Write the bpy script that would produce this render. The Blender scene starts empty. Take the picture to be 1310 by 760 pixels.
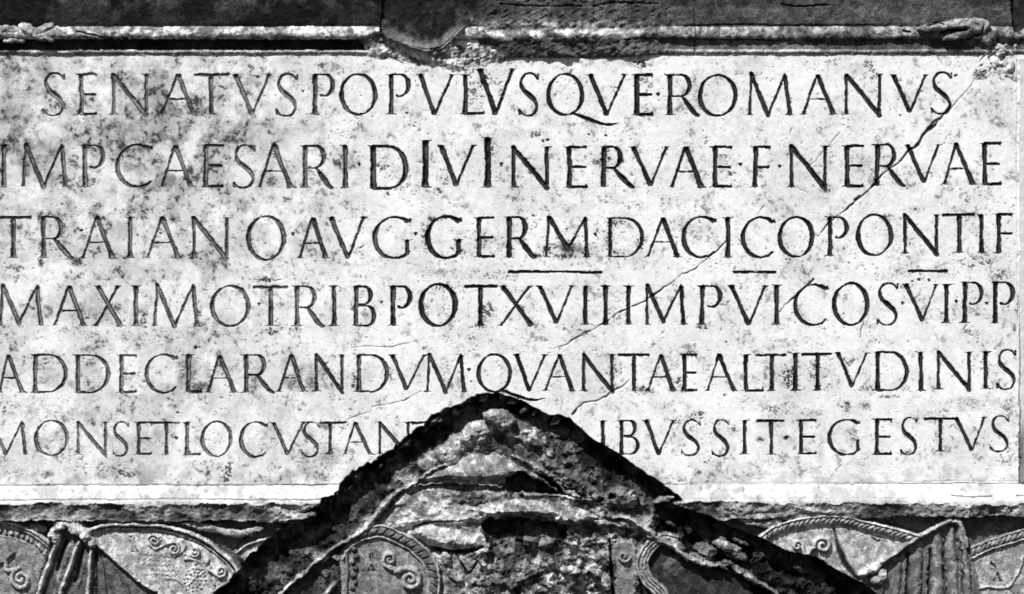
import bpy, math, random
import numpy as np
from mathutils import Vector

# ------------------------------------------------------------------ camera, sky, sun, exposure
scene = bpy.context.scene
C = scene.collection
S = 0.0025                       # metres per wall unit (the panel is about 3.3 m wide)
CX, CZ = 655.0, 380.0
ZB = 5.0                         # height of the middle of the panel above the ground

cam_d = bpy.data.cameras.new('camera')
cam = bpy.data.objects.new('camera', cam_d)
C.objects.link(cam)
DIST = 13.0
cam.location = (0, -DIST, ZB)
cam.rotation_euler = (math.radians(90), 0, 0)
cam_d.sensor_width = 36
cam_d.lens = 36 * DIST / (1310 * S)
cam_d.clip_end = 500
scene.camera = cam

SUN_DIR = Vector((-0.30, -0.60, 0.78)).normalized()      # towards the sun
elev = math.asin(SUN_DIR.z)
world = bpy.data.worlds.new('World')
scene.world = world
world.use_nodes = True
nt = world.node_tree
nt.nodes.clear()
out = nt.nodes.new('ShaderNodeOutputWorld')
bg = nt.nodes.new('ShaderNodeBackground')
sky = nt.nodes.new('ShaderNodeTexSky')
sky.sky_type = 'NISHITA'
sky.sun_disc = False
sky.sun_elevation = elev
sky.sun_rotation = math.atan2(SUN_DIR.x, SUN_DIR.y)
bw = nt.nodes.new('ShaderNodeHueSaturation')             # black and white film: a grey sky
bw.inputs['Saturation'].default_value = 0.0
nt.links.new(sky.outputs[0], bw.inputs['Color'])
nt.links.new(bw.outputs[0], bg.inputs[0])
bg.inputs[1].default_value = 0.05
nt.links.new(bg.outputs[0], out.inputs[0])

sd = bpy.data.lights.new('sun', 'SUN')
sd.energy = 5.0
sd.angle = math.radians(0.6)
sd.color = (1.0, 0.995, 0.985)
so = bpy.data.objects.new('sun', sd)
C.objects.link(so)
so.rotation_euler = SUN_DIR.to_track_quat('Z', 'Y').to_euler()
so.location = (-3, -6, ZB + 6)

scene.view_settings.view_transform = 'Standard'
scene.view_settings.look = 'None'
scene.view_settings.exposure = 0.10
scene.view_settings.gamma = 1
scene.render.engine = 'CYCLES'

# ------------------------------------------------------------------ the carving grid (wall units, y down)
ext = np.array([3, 7, 13, 22, 35, 55, 85, 130, 200, 300, 430], float)
def axis(a, b):
    return np.concatenate([a - ext[::-1], np.arange(a, b + 1, 1.0), b + ext])
XS = axis(-6, 1316)
YS = axis(-6, 766)
NX, NY = len(XS), len(YS)
GX, GY = np.meshgrid(XS, YS)
H = np.zeros((NY, NX))
T = np.zeros((NY, NX))           # stone tone (albedo)
LB = np.zeros((NY, NX), np.int32)

def sstep(a, b, x):
    t = np.clip((x - a) / (b - a), 0, 1)
    return t * t * (3 - 2 * t)

def vnoise(sx, sy, seed):
    r = np.random.RandomState(seed)
    fx = (XS + 600) / sx; fy = (YS + 600) / sy
    nx, ny = int(fx.max()) + 3, int(fy.max()) + 3
    lat = r.rand(ny, nx)
    ix = fx.astype(int); tx = fx - ix; tx = tx * tx * (3 - 2 * tx)
    iy = fy.astype(int); ty = fy - iy; ty = ty * ty * (3 - 2 * ty)
    rows = lat[:, ix] * (1 - tx) + lat[:, ix + 1] * tx
    return rows[iy] * (1 - ty)[:, None] + rows[iy + 1] * ty[:, None]

def rot_noise(s, seed, ang=0.6, st=1.0):
    """value noise on a turned lattice, so that the octaves do not line up"""
    r = np.random.RandomState(seed)
    ca, sa = math.cos(ang), math.sin(ang)
    u = (GX * ca + GY * sa + 3000) / (s * st); v = (-GX * sa + GY * ca + 3000) / s
    N = 512
    lat = r.rand(N, N)
    iu = u.astype(int); tu = u - iu; tu = tu * tu * (3 - 2 * tu)
    iv = v.astype(int); tv = v - iv; tv = tv * tv * (3 - 2 * tv)
    iu %= N; iv %= N; iu1 = (iu + 1) % N; iv1 = (iv + 1) % N
    return (lat[iv, iu] * (1 - tu) + lat[iv, iu1] * tu) * (1 - tv) + (lat[iv1, iu] * (1 - tu) + lat[iv1, iu1] * tu) * tv

def fbm(s, octs, seed, gain=0.5, st=1.0):
    a = 1.0; tot = 0; n = 0
    for k in range(octs):
        n = n + a * rot_noise(s / 2 ** k, seed + k * 7, 0.5 + 1.1 * k, st if k == 0 else 1 + (st - 1) * 0.5)
        tot += a; a *= gain
    return n / tot                # 0..1, mean .5

def ridged(s, octs, seed, gain=0.55):
    a = 1.0; tot = 0; n = 0
    for k in range(octs):
        n = n + a * (1 - np.abs(2 * rot_noise(s / 2 ** k, seed + k * 5, 0.3 + 0.9 * k) - 1) ** 0.8)
        tot += a; a *= gain
    return n / tot

WN = np.random.RandomState(5).rand(NY, NX)
def blur1(a):
    b = a.copy()
    b[1:-1] = (a[:-2] + 2 * a[1:-1] + a[2:]) / 4
    c = b.copy()
    c[:, 1:-1] = (b[:, :-2] + 2 * b[:, 1:-1] + b[:, 2:]) / 4
    return c

# ------------------------------------------------------------------ registry of things and parts
THINGS = {}
PARTS = [None]
def thing(key, name, label, cat, base, group=None, kind=None):
    THINGS[key] = dict(name=name, label=label, cat=cat, base=base, group=group, kind=kind)
def part(key, name, label=None):
    PARTS.append((key, name, label))
    return len(PARTS) - 1

def window(x0, y0, x1, y1):
    a, b = np.searchsorted(XS, [x0, x1]); c, d = np.searchsorted(YS, [y0, y1])
    return slice(max(c - 1, 0), min(d + 1, NY)), slice(max(a - 1, 0), min(b + 1, NX))

def catmull(pts, n=8, closed=False):
    P = [np.array(p, float) for p in pts]
    res = []
    m = len(P)
    rng = range(m if closed else m - 1)
    for i in rng:
        p0 = P[(i - 1) % m] if (closed or i > 0) else P[0]
        p1 = P[i]; p2 = P[(i + 1) % m]
        p3 = P[(i + 2) % m] if (closed or i + 2 < m) else P[m - 1]
        for k in range(n):
            t = k / n
            res.append(0.5 * ((2 * p1) + (-p0 + p2) * t + (2 * p0 - 5 * p1 + 4 * p2 - p3) * t * t + (-p0 + 3 * p1 - 3 * p2 + p3) * t ** 3))
    if not closed: res.append(P[-1])
    return [tuple(r) for r in res]

WX = (rot_noise(26, 901, 0.3) - .5) * 2.0 + (rot_noise(5, 902, 1.0) - .5) * 1.5
WY = (rot_noise(26, 903, 0.9) - .5) * 2.0 + (rot_noise(5, 904, 0.2) - .5) * 1.5

def seg_field(sl, pts, rads, warp=1.0):
    """max over segments of (radius - distance); pts in wall units, rads one per point"""
    X = GX[sl] + WX[sl] * warp; Y = GY[sl] + WY[sl] * warp
    best = np.full(X.shape, -1e9); bt = np.zeros(X.shape); n = len(pts) - 1
    for i in range(n):
        (x0, y0), (x1, y1) = pts[i][:2], pts[i + 1][:2]
        dx, dy = x1 - x0, y1 - y0
        L2 = dx * dx + dy * dy + 1e-9
        t = np.clip(((X - x0) * dx + (Y - y0) * dy) / L2, 0, 1)
        d = np.hypot(X - x0 - t * dx, Y - y0 - t * dy)
        f = rads[i] + (rads[i + 1] - rads[i]) * t - d
        m = f > best
        best[m] = f[m]; bt[m] = ((i + t) / n)[m]
    return best, bt

def poly_sdf(sl, pts, warp=1.0):
    """positive inside"""
    X = GX[sl] + WX[sl] * warp; Y = GY[sl] + WY[sl] * warp
    d = np.full(X.shape, 1e9); ins = np.zeros(X.shape, bool)
    m = len(pts)
    for i in range(m):
        (x0, y0), (x1, y1) = pts[i], pts[(i + 1) % m]
        dx, dy = x1 - x0, y1 - y0
        t = np.clip(((X - x0) * dx + (Y - y0) * dy) / (dx * dx + dy * dy + 1e-9), 0, 1)
        d = np.minimum(d, np.hypot(X - x0 - t * dx, Y - y0 - t * dy))
        if y0 != y1:
            ins ^= ((y0 > Y) != (y1 > Y)) & (X < dx * (Y - y0) / dy + x0)
    return np.where(ins, d, -d)

def bounds(pts, m):
    xs = [p[0] for p in pts]; ys = [p[1] for p in pts]
    return window(min(xs) - m, min(ys) - m, max(xs) + m, max(ys) + m)

# sculpting tools ---------------------------------------------------
def ridge(pts, r, base, height, lab=None, tone=None, smooth=True, power=0.5, add=False, warp=1.0, tvar=0.0):
    """rounded moulding laid along a line: stands 'height' over 'base'"""
    if smooth: pts = catmull(pts, 6)
    rr = r if isinstance(r, (list, tuple)) else [r, r]
    rads = np.interp(np.linspace(0, 1, len(pts)), np.linspace(0, 1, len(rr)), rr)
    sl = bounds(pts, max(rr) + 4)
    f, _ = seg_field(sl, pts, rads, warp)
    R = max(rr)
    if tvar >= 1: f = f + (N_MID2[sl] - .5) * R * 1.5 + (N_MID[sl] - .5) * R * 1.3 + (N_FINE[sl] - .5) * R * .6
    p = np.clip(f / R, 0, 1); prof = np.sqrt(np.clip(1 - (1 - p) ** 2, 0, 1)) ** (power * 2)
    h = H[sl]
    if add: new = h + height * prof
    else: new = np.maximum(h, np.where(f > 0, base + height * prof, -1e9))
    m = (f > 0) & (new > h)
    h[m] = new[m]
    if lab: LB[sl][m] = lab
    if tone is not None:
        t = T[sl]; t[m] = (tone * (1 + tvar * (N_FINE[sl] - .5)))[m] if tvar else tone

def groove(pts, r, depth, smooth=True, tone=None, warp=1.0, tstr=1.0):
    if smooth: pts = catmull(pts, 6)
    rr = r if isinstance(r, (list, tuple)) else [r, r]
    rads = np.interp(np.linspace(0, 1, len(pts)), np.linspace(0, 1, len(rr)), rr)
    sl = bounds(pts, max(rr) + 4)
    f, _ = seg_field(sl, pts, rads, warp)
    p = np.clip(f / max(rr), 0, 1)
    H[sl] -= depth * p
    if tone is not None:
        k = np.clip(p * 2, 0, 1) * tstr
        T[sl] = T[sl] * (1 - k) + tone * k

def plate(pts, level, lab=None, edge=2.0, tone=None, smooth=False, dome=0.0, mode='set', warp=1.0, tilt=(0, 0), rough=0.0, rs=None):
    """raised or sunk area with a bevelled edge"""
    if smooth: pts = catmull(pts, 6, closed=True)
    sl = bounds(pts, 4)
    f = poly_sdf(sl, pts, warp)
    k = np.clip(f / edge, 0, 1)
    xm = np.mean([p[0] for p in pts]); ym = np.mean([p[1] for p in pts])
    lev = level + dome * (1 - np.exp(-np.clip(f, 0, None) / 12.0)) + tilt[0] * (GX[sl] - xm) + tilt[1] * (GY[sl] - ym)
    if rough: lev = lev + rough * ((rs if rs is not None else ROCK)[sl] - .5)
    h = H[sl]
    new = h * (1 - k) + lev * k
    m = f > 0
    if mode == 'max': m &= lev > h
    if mode == 'min': m &= lev < h
    h[m] = new[m]
    if lab: LB[sl][m] = lab
    if tone is not None: T[sl][m] = (tone * (1 + 0.5 * (N_FINE[sl] - .5)))[m]
    return sl, m

def lump(cx, cy, rx, ry, top, lab=None, tone=None, ang=0.0, rough=4.0, sharp=0.5, base=None):
    """rounded weathered boulder"""
    R = max(rx, ry) * 1.3 + 4
    sl = window(cx - R, cy - R, cx + R, cy + R)
    X = GX[sl] + WX[sl] * 1.5 - cx; Y = GY[sl] + WY[sl] * 1.5 - cy
    c, s_ = math.cos(ang), math.sin(ang)
    u = (X * c + Y * s_) / rx; v = (-X * s_ + Y * c) / ry
    q = u * u + v * v + 0.5 * (ROCK[sl] - .5)
    p = np.clip(1 - q, 0, 1) ** sharp
    b = base if base is not None else top - min(rx, ry) * 0.9
    new = b + (top - b) * p + rough * (ROCK2[sl] - .5) * p
    h = H[sl]; m = (q < 1) & (new > h)
    h[m] = new[m]
    if lab: LB[sl][m] = lab
    if tone is not None: T[sl][m] = (tone * (1 + 0.7 * (N_FINE[sl] - .5)))[m]

def stain(cx, cy, rx, ry, k, tone=0.12, speck=0.6, ang=0.0):
    """dirt patch with a ragged edge, partly broken into specks"""
    R = max(rx, ry) * 1.8
    sl = window(cx - R, cy - R, cx + R, cy + R)
    X = GX[sl] - cx; Y = GY[sl] - cy
    c, s_ = math.cos(ang), math.sin(ang)
    q = np.hypot((X * c + Y * s_) / rx, (-X * s_ + Y * c) / ry)
    m = np.clip(1.25 - q, 0, 1) * k
    solid = 1.15 * m * sstep(0.28, 0.66, N_MID[sl] * .6 + N_FINE[sl] * .4 + 0.35 * (m - .3))
    dots = sstep(0.60 - 0.17 * m, 0.70 - 0.17 * m, N_SPECK[sl]) * (m > 0.05) * np.clip(m * 2, 0, 1)
    a = np.clip((1 - speck) * solid + speck * dots + .12 * m, 0, .97)
    T[sl] = T[sl] * (1 - a) + tone * a
    H[sl] -= dots * 0.7

WN_S = blur1(WN)
N_FINE = fbm(6, 3, 11)
N_MID = fbm(14, 4, 21)
N_SPECK = rot_noise(2.0, 31, 0.4) * 0.38 + rot_noise(1.3, 32, 1.2) * 0.22 + rot_noise(5, 33, 0.9) * 0.2 + WN_S * .2
N_BIG = fbm(70, 4, 41)
N_MID2 = fbm(22, 5, 46, .68)
N_CLOUD = fbm(38, 5, 51, 0.6)
ROCK = ridged(34, 5, 61)
ROCK2 = ridged(12, 4, 71)
STRAT = fbm(16, 4, 81, 0.55, 3.5)

# ------------------------------------------------------------------ the wall: panel, mouldings, relief ground
thing('panel', 'inscription_panel', 'pale marble panel carved with six lines of Roman capitals, cracked at right', 'inscription panel', (655, 620))
P_FACE = part('panel', 'panel_face')
thing('top', 'upper_moulding', 'dark weathered stone moulding running above the inscription, broken in its middle', 'moulding', (655, 68))
P_FASC = part('top', 'fascia', 'dark rough band above the rounded moulding')
P_TORL = part('top', 'torus', 'pale rounded moulding left of the break')
P_TORR = part('top', 'torus', 'grey rounded moulding right of the break')
P_CAV = part('top', 'hollow_moulding')
P_FIL = part('top', 'fillet')
P_SOCK = part('top', 'socket', 'dark round-bottomed hollow cut into the moulding')
P_CHIP = part('top', 'fractured_edge', 'pale splintered stone below the round hollow')
P_KNOB = part('top', 'broken_end', 'twisted broken lump at the right end')
P_KNOBL = part('top', 'broken_end', 'ragged broken stretch at the far left')
thing('side', 'side_frame', 'narrow upright stone border at the right edge of the inscription', 'frame', (1320, 620))
P_SIDE = part('side', 'border_strip')
thing('low', 'lower_moulding', 'white sloping ledge below the inscription with a ragged dark underside', 'ledge', (655, 668))
P_SLOPE = part('low', 'sloping_face')
P_LIP = part('low', 'lip')
P_UNDER = part('low', 'underside', 'grey weathered underside with dark crust')
thing('ground', 'relief_background', 'dark recessed stone behind the carved shields at the bottom', 'wall', (655, 900), kind='structure')
P_GRD = part('ground', 'relief_background')

T[:] = 0.80
LB[:] = P_FACE
H += (N_BIG - .5) * 2.0 + (N_MID - .5) * 0.5

Xa, Ya = GX, GY
# upper moulding profile, slightly different left and right
tilt = (Xa - 655) * 0.0006
right = sstep(560, 640, Xa)
damage = sstep(590, 640, Xa) * (1 - sstep(820, 880, Xa))
y = Ya + WY * 0.5 + tilt + 2.6 * (N_MID - .5) * sstep(30, 36, Ya) * (1 - sstep(58, 64, Ya))
def band(y0, y1): return (y >= y0) & (y < y1)
top_edge = 70.5 + 6.0 * damage * (0.75 + 0.5 * (N_BIG - .3)) - 4 * damage * sstep(700, 880, Xa)
m = y < top_edge
prof_y = np.array([-600, -60, -20, -8, 0, 30, 34, 35.5, 38, 41, 44, 47, 49.5, 51, 53, 58, 63, 64.5, 65.5, 67.5, 68.2, 70.5])
prof_h = np.array([30,  26, 14, 10, 8.5, 7.5, 6, 11, 14.5, 16.5, 17, 16, 13.5, 6, 3.5, 2.0, 2.2, 3.2, 3.5, 3.2, 1.2, .8])
h_top = np.interp(y, prof_y, prof_h)
y_d = y / top_edge * 70.5
prof_hd = np.array([30, 26, 16, 13, 12, 10.5, 9.4, 9.5, 11, 13, 13.5, 12.5, 11, 10, 9, 8, 7, 6.6, 6, 5.0, 4, 2.0])
STR4 = fbm(11, 5, 356, .62, 5.0)
h_d = np.interp(y_d, prof_y, prof_hd) + (ROCK - .5) * 4 + (STR4 - .5) * 13
h_top = h_top * (1 - damage) + h_d * damage
h_top = np.where((y > 34) & (y < 64), 2.5 + (h_top - 2.5) * (1 - .42 * right * (1 - damage)), h_top)
H[m] = h_top[m]
H[m] += ((ROCK2 - .5) * 2.0 + (N_MID - .5) * 2.0 * (y < 34) + (N_MID2 - .5) * 5 * sstep(34, 38, y) * (1 - sstep(46, 52, y)))[m]
LB[m & (y < 34.5)] = P_FASC
LB[m & band(34.5, 50.5) & (Xa < 545)] = P_TORL
LB[m & band(34.5, 50.5) & (Xa >= 545)] = P_TORR
LB[m & band(50.5, 64)] = P_CAV
LB[m & (y >= 64)] = P_FIL
# tone: dark fascia, shade painted into the hollow, washed stone on the exposed round
mottle = sstep(0.42, 0.6, N_CLOUD)
tf = 0.012 + 0.018 * mottle + 0.04 * (1 - sstep(0, 16, Ya + 14 * (N_MID - .5))) * mottle + (0.045 + .05 * sstep(.4, .65, N_MID2)) * sstep(620, 760, Xa) * (.35 + .65 * sstep(6, 12, Ya + 8 * (N_MID - .5)))
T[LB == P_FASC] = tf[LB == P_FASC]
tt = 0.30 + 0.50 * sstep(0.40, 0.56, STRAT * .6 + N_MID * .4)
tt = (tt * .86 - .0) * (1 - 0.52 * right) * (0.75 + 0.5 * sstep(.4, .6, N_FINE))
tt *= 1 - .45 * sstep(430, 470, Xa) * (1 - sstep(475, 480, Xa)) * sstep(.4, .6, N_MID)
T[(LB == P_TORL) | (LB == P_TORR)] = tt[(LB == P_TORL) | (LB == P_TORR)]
tc = 0.02 + 0.02 * mottle + 0.10 * right * (.5 + sstep(.4, .6, STRAT))
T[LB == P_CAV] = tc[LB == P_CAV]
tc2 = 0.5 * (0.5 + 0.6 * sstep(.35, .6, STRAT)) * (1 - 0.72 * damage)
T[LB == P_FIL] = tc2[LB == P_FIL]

ST2 = fbm(9, 5, 355, .62, 5.0)
fade = 1 - .55 * sstep(640, 860, Xa)
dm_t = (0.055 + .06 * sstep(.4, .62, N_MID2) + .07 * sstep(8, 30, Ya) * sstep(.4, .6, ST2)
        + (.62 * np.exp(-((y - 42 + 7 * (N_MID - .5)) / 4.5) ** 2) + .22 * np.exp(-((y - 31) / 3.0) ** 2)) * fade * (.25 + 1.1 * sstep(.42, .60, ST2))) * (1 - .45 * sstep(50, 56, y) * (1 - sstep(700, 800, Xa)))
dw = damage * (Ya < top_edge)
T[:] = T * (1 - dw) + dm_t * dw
# splintered stone under the socket
chip = [(462, 50), (480, 38), (500, 40), (560, 58), (598, 44), (628, 62), (650, 72), (644, 80), (612, 84), (585, 90), (560, 86), (530, 84), (505, 80), (485, 76), (468, 72)]
sl, mm = plate(chip, 5.5, P_CHIP, edge=9, tone=0.60, rough=11, rs=fbm(8, 5, 301, 0.66, 3.2), tilt=(0, -0.18), warp=3)
T[sl][mm] *= (0.30 + 1.05 * sstep(.36, .58, fbm(7, 4, 302, .65, 3.0)[sl][mm]))
for k in range(16):
    r = random.Random(k)
    x0 = 480 + r.random() * 150; y0 = 58 + r.random() * 20
    groove([(x0, y0), (x0 + 8 + r.random() * 12, y0 + (r.random() - .35) * 12)], [1.2, .5], 2.2, False, tone=0.1, tstr=.6)
# the round-bottomed socket
sock = [(488, -40), (487, 20), (486, 42), (496, 50), (512, 57), (530, 64), (548, 67), (566, 62), (582, 50), (596, 34), (612, 12), (628, -6), (640, -40)]
sl, mm = plate(sock, 1.0, P_SOCK, edge=5, tone=0.05, rough=5, mode='set', tilt=(0, 0.03), rs=STR4)
fs = poly_sdf(sl, sock)
T[sl][mm] = (0.018 + .05 * sstep(.42, .62, STR4[sl]) * sstep(-5, 30, GY[sl]) + .16 * sstep(17, 4, fs) * sstep(30, 44, GY[sl]) * (.5 + .9 * sstep(.4, .6, N_MID[sl])))[mm]
H[sl][mm] += (9 * sstep(14, 3, fs) * sstep(20, 40, GY[sl]))[mm]
ridge([(492, 48), (508, 57), (530, 65), (550, 68), (567, 63), (583, 51), (595, 37), (604, 24)], [1.5, 2.5, 3, 3.5, 3, 2], 6, 4, P_CHIP, 0.34, tvar=1.2, warp=2)
groove([(508, 54), (530, 61.5), (550, 64), (564, 60), (580, 47), (592, 33)], [.6, 1.3, 1.0], 3, tone=.05)
plate([(486, -40), (488, 14), (487, 40), (492, 46), (492, 20), (490, -40)], -1, None, edge=3, tone=.03, rough=6, rs=ROCK2, warp=3)
# ragged ends of the moulding
for (cx, cy, rx, ry, tp, tn, an) in [(12, 40, 26, 6, 17, .3, .05), (36, 37, 12, 7, 21, .6, .4), (58, 38, 16, 6, 19, .35, -.3), (50, 46, 22, 5, 17, .28, .25),
                                     (18, 53, 16, 4, 13, .5, 0), (70, 44, 16, 5, 18, .3, .1), (84, 41, 14, 4, 17, .5, .3)]:
    lump(cx, cy, rx, ry, tp, P_KNOBL, tn, an, rough=6)
for (cx, cy, rx, ry, tp, tn, an) in [(1196, 35, 26, 5, 20, .26, -.15), (1222, 32, 24, 7, 23, .33, -.1), (1248, 33, 17, 9, 22, .3, .2), (1232, 43, 30, 5, 18, .25, -.3),
                                     (1262, 48, 13, 10, 14, .2, .6), (1284, 46, 12, 12, 9, .3, .2), (1278, 62, 13, 9, 5, .45, .5), (474, 44, 8, 11, 13, .22, .3), (466, 50, 9, 7, 11, .16, 0), (480, 58, 6, 7, 7, .3, .4)]:
    lump(cx, cy, rx, ry, tp, P_KNOB if cx > 600 else P_CHIP, tn, an, rough=6)
groove([(1186, 34), (1200, 30), (1206, 33)], [1.5, 2, 1], 7, tone=.03)
groove([(1200, 44), (1214, 39), (1234, 40)], [1, 3, 2], 8, tone=.03)
groove([(1236, 50), (1252, 44), (1256, 33)], [2, 2, 1], 7, tone=.03)
plate([(1290, -40), (1292, 20), (1296, 44), (1308, 36), (1330, 40), (1330, -40)], 0, P_FASC, edge=4, tone=.03, rough=4)
# long cracks in the upper fascia and torus
for pts, w, d in [([(1000, 5), (1018, 8), (1060, 7)], 1.3, 4), ([(880, 33), (940, 31), (1010, 33), (1120, 32)], 1.0, 3), ([(640, 6), (690, 9), (745, 8)], 1.5, 3), ([(760, 8), (800, 4), (840, 5)], 1.6, 3),
                  ([(800, 52), (850, 50), (940, 51), (1010, 52)], 1.0, 2), ([(888, 10), (889, 40), (888, 72)], .9, 2), ([(1063, 49), (1065, 56)], 1, 3),
                  ([(100, 41), (118, 46), (140, 49), (165, 49)], 1.4, 4)]:
    groove(pts, w, d, tone=.03)
groove([(1155, 41), (1163, 41)], 2.2, 5, False, tone=.03)

# side border at right
m = (Xa + WX * .6 > 1303.5 - (Ya - 340) * 0.002) & (Ya > 74) & (Ya < 619)
H[m] = 1.6 + ((N_MID - .5) * 2)[m]
LB[m] = P_SIDE
T[m] = (0.62 - 0.35 * sstep(520, 560, Ya))[m]
groove([(1301.5, 78), (1302, 200), (1302, 350), (1304, 450), (1305, 618)], [1.4, 1.1, 1.3, 1.6], 3, False, tone=.12, tstr=.8)

# lower moulding
G3_ = fbm(4.5, 3, 781, .6)
G4 = fbm(5, 3, 779, .6)
yl = Ya + WY * .5 - 1.5 * (1 - sstep(0, 700, Xa)) + 1.5 * sstep(800, 1310, Xa)
lip_end = 643.5 + 3.0 * sstep(900, 1300, Xa) + 4 * (N_CLOUD - .5) + 8 * (N_MID - .5) + 3 * (G4 - .5)
und_end = 665.5 - 3 * sstep(900, 1300, Xa) + 5 * (N_BIG - .5) + 6 * (N_MID - .5) + 2 * (N_FINE - .5)
prof = np.interp(yl, [619, 620.2, 622, 637, 638.5, 640, 643, 700], [-1, -1.2, 1.0, 10.5, 10.6, 12.2, 12.8, 12.8])
m = yl > 619.5
H[m] = prof[m] + ((N_MID - .5) * 1.6 + (N_FINE - .5) * .6)[m]
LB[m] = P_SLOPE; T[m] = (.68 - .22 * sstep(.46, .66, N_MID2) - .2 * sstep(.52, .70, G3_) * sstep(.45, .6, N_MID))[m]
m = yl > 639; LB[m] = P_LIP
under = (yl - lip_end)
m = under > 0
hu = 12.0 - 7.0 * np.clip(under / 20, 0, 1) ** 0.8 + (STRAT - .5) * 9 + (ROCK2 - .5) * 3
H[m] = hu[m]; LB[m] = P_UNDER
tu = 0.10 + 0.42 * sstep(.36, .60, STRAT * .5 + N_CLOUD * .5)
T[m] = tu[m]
m = yl > und_end
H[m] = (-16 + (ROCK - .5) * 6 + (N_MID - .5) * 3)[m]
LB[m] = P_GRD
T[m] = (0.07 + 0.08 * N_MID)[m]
groove([(0, 620.5), (300, 620.5), (420, 621)], .9, 1.0, False, tone=.3, tstr=.6)
groove([(-30, 639), (40, 639.5), (120, 638.5), (230, 637.5), (330, 639), (420, 639)], 1.0, 1.5, False, tone=.12, tstr=.7)
groove([(880, 618.5), (1060, 617.5), (1305, 615.5)], .9, 1.0, False, tone=.3, tstr=.7)
groove([(1216, 633), (1240, 635), (1268, 634)], 1.1, 1.5, tone=.15)
groove([(1300, 634), (1330, 633)], 1.1, 1.5, tone=.15)
groove([(60, 630), (62, 637)], .6, 1, False, tone=.3)

# ------------------------------------------------------------------ marble weathering on the panel
face = LB == P_FACE
leftness = 1 - sstep(250, 520, Xa)
c1 = sstep(0.46, 0.66, N_CLOUD + 0.10 * leftness * (1 - sstep(150, 620, Ya) * .6))
c2 = sstep(0.5, 0.75, N_BIG)
G3 = fbm(4.5, 3, 777, .6)
gran = .62 + .42 * sstep(.40, .62, G3)
UL = np.exp(-(((Xa - 140) / 260) ** 2)) * np.exp(-(((Ya - 165) / 110) ** 2))
patch = sstep(.46, .62, N_MID2); patch2 = sstep(.50, .74, N_MID)
tone = 0.85 - .09 * UL * sstep(.35, .6, N_BIG) - (0.07 + .10 * leftness) * c1 - 0.08 * c2 - (.12 + .06 * leftness + .24 * UL) * sstep(.46, .70, N_MID2 + .10 * UL) * gran - (.07 + .05 * leftness + .10 * UL) * patch2 - .05 * sstep(.50, .75, G3) - .30 * sstep(.57, .68, G3) * sstep(.52, .66, N_MID2)
lower = sstep(590, 612, Ya) * (1 - sstep(616, 622, Ya))
tone -= 0.16 * lower * sstep(.4, .6, N_MID)
dens = 0.35 + 0.65 * sstep(.42, .66, fbm(45, 4, 501, .6))
sp = sstep(0.735 - 0.085 * dens, 0.80 - 0.085 * dens, N_SPECK)
tone = tone * (1 - sp * 0.6)
T[face] = np.clip(tone, .06, .9)[face]
H[face] -= (sp * 0.8)[face]
H[face] += ((N_FINE - .5) * 0.2)[face]

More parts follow.
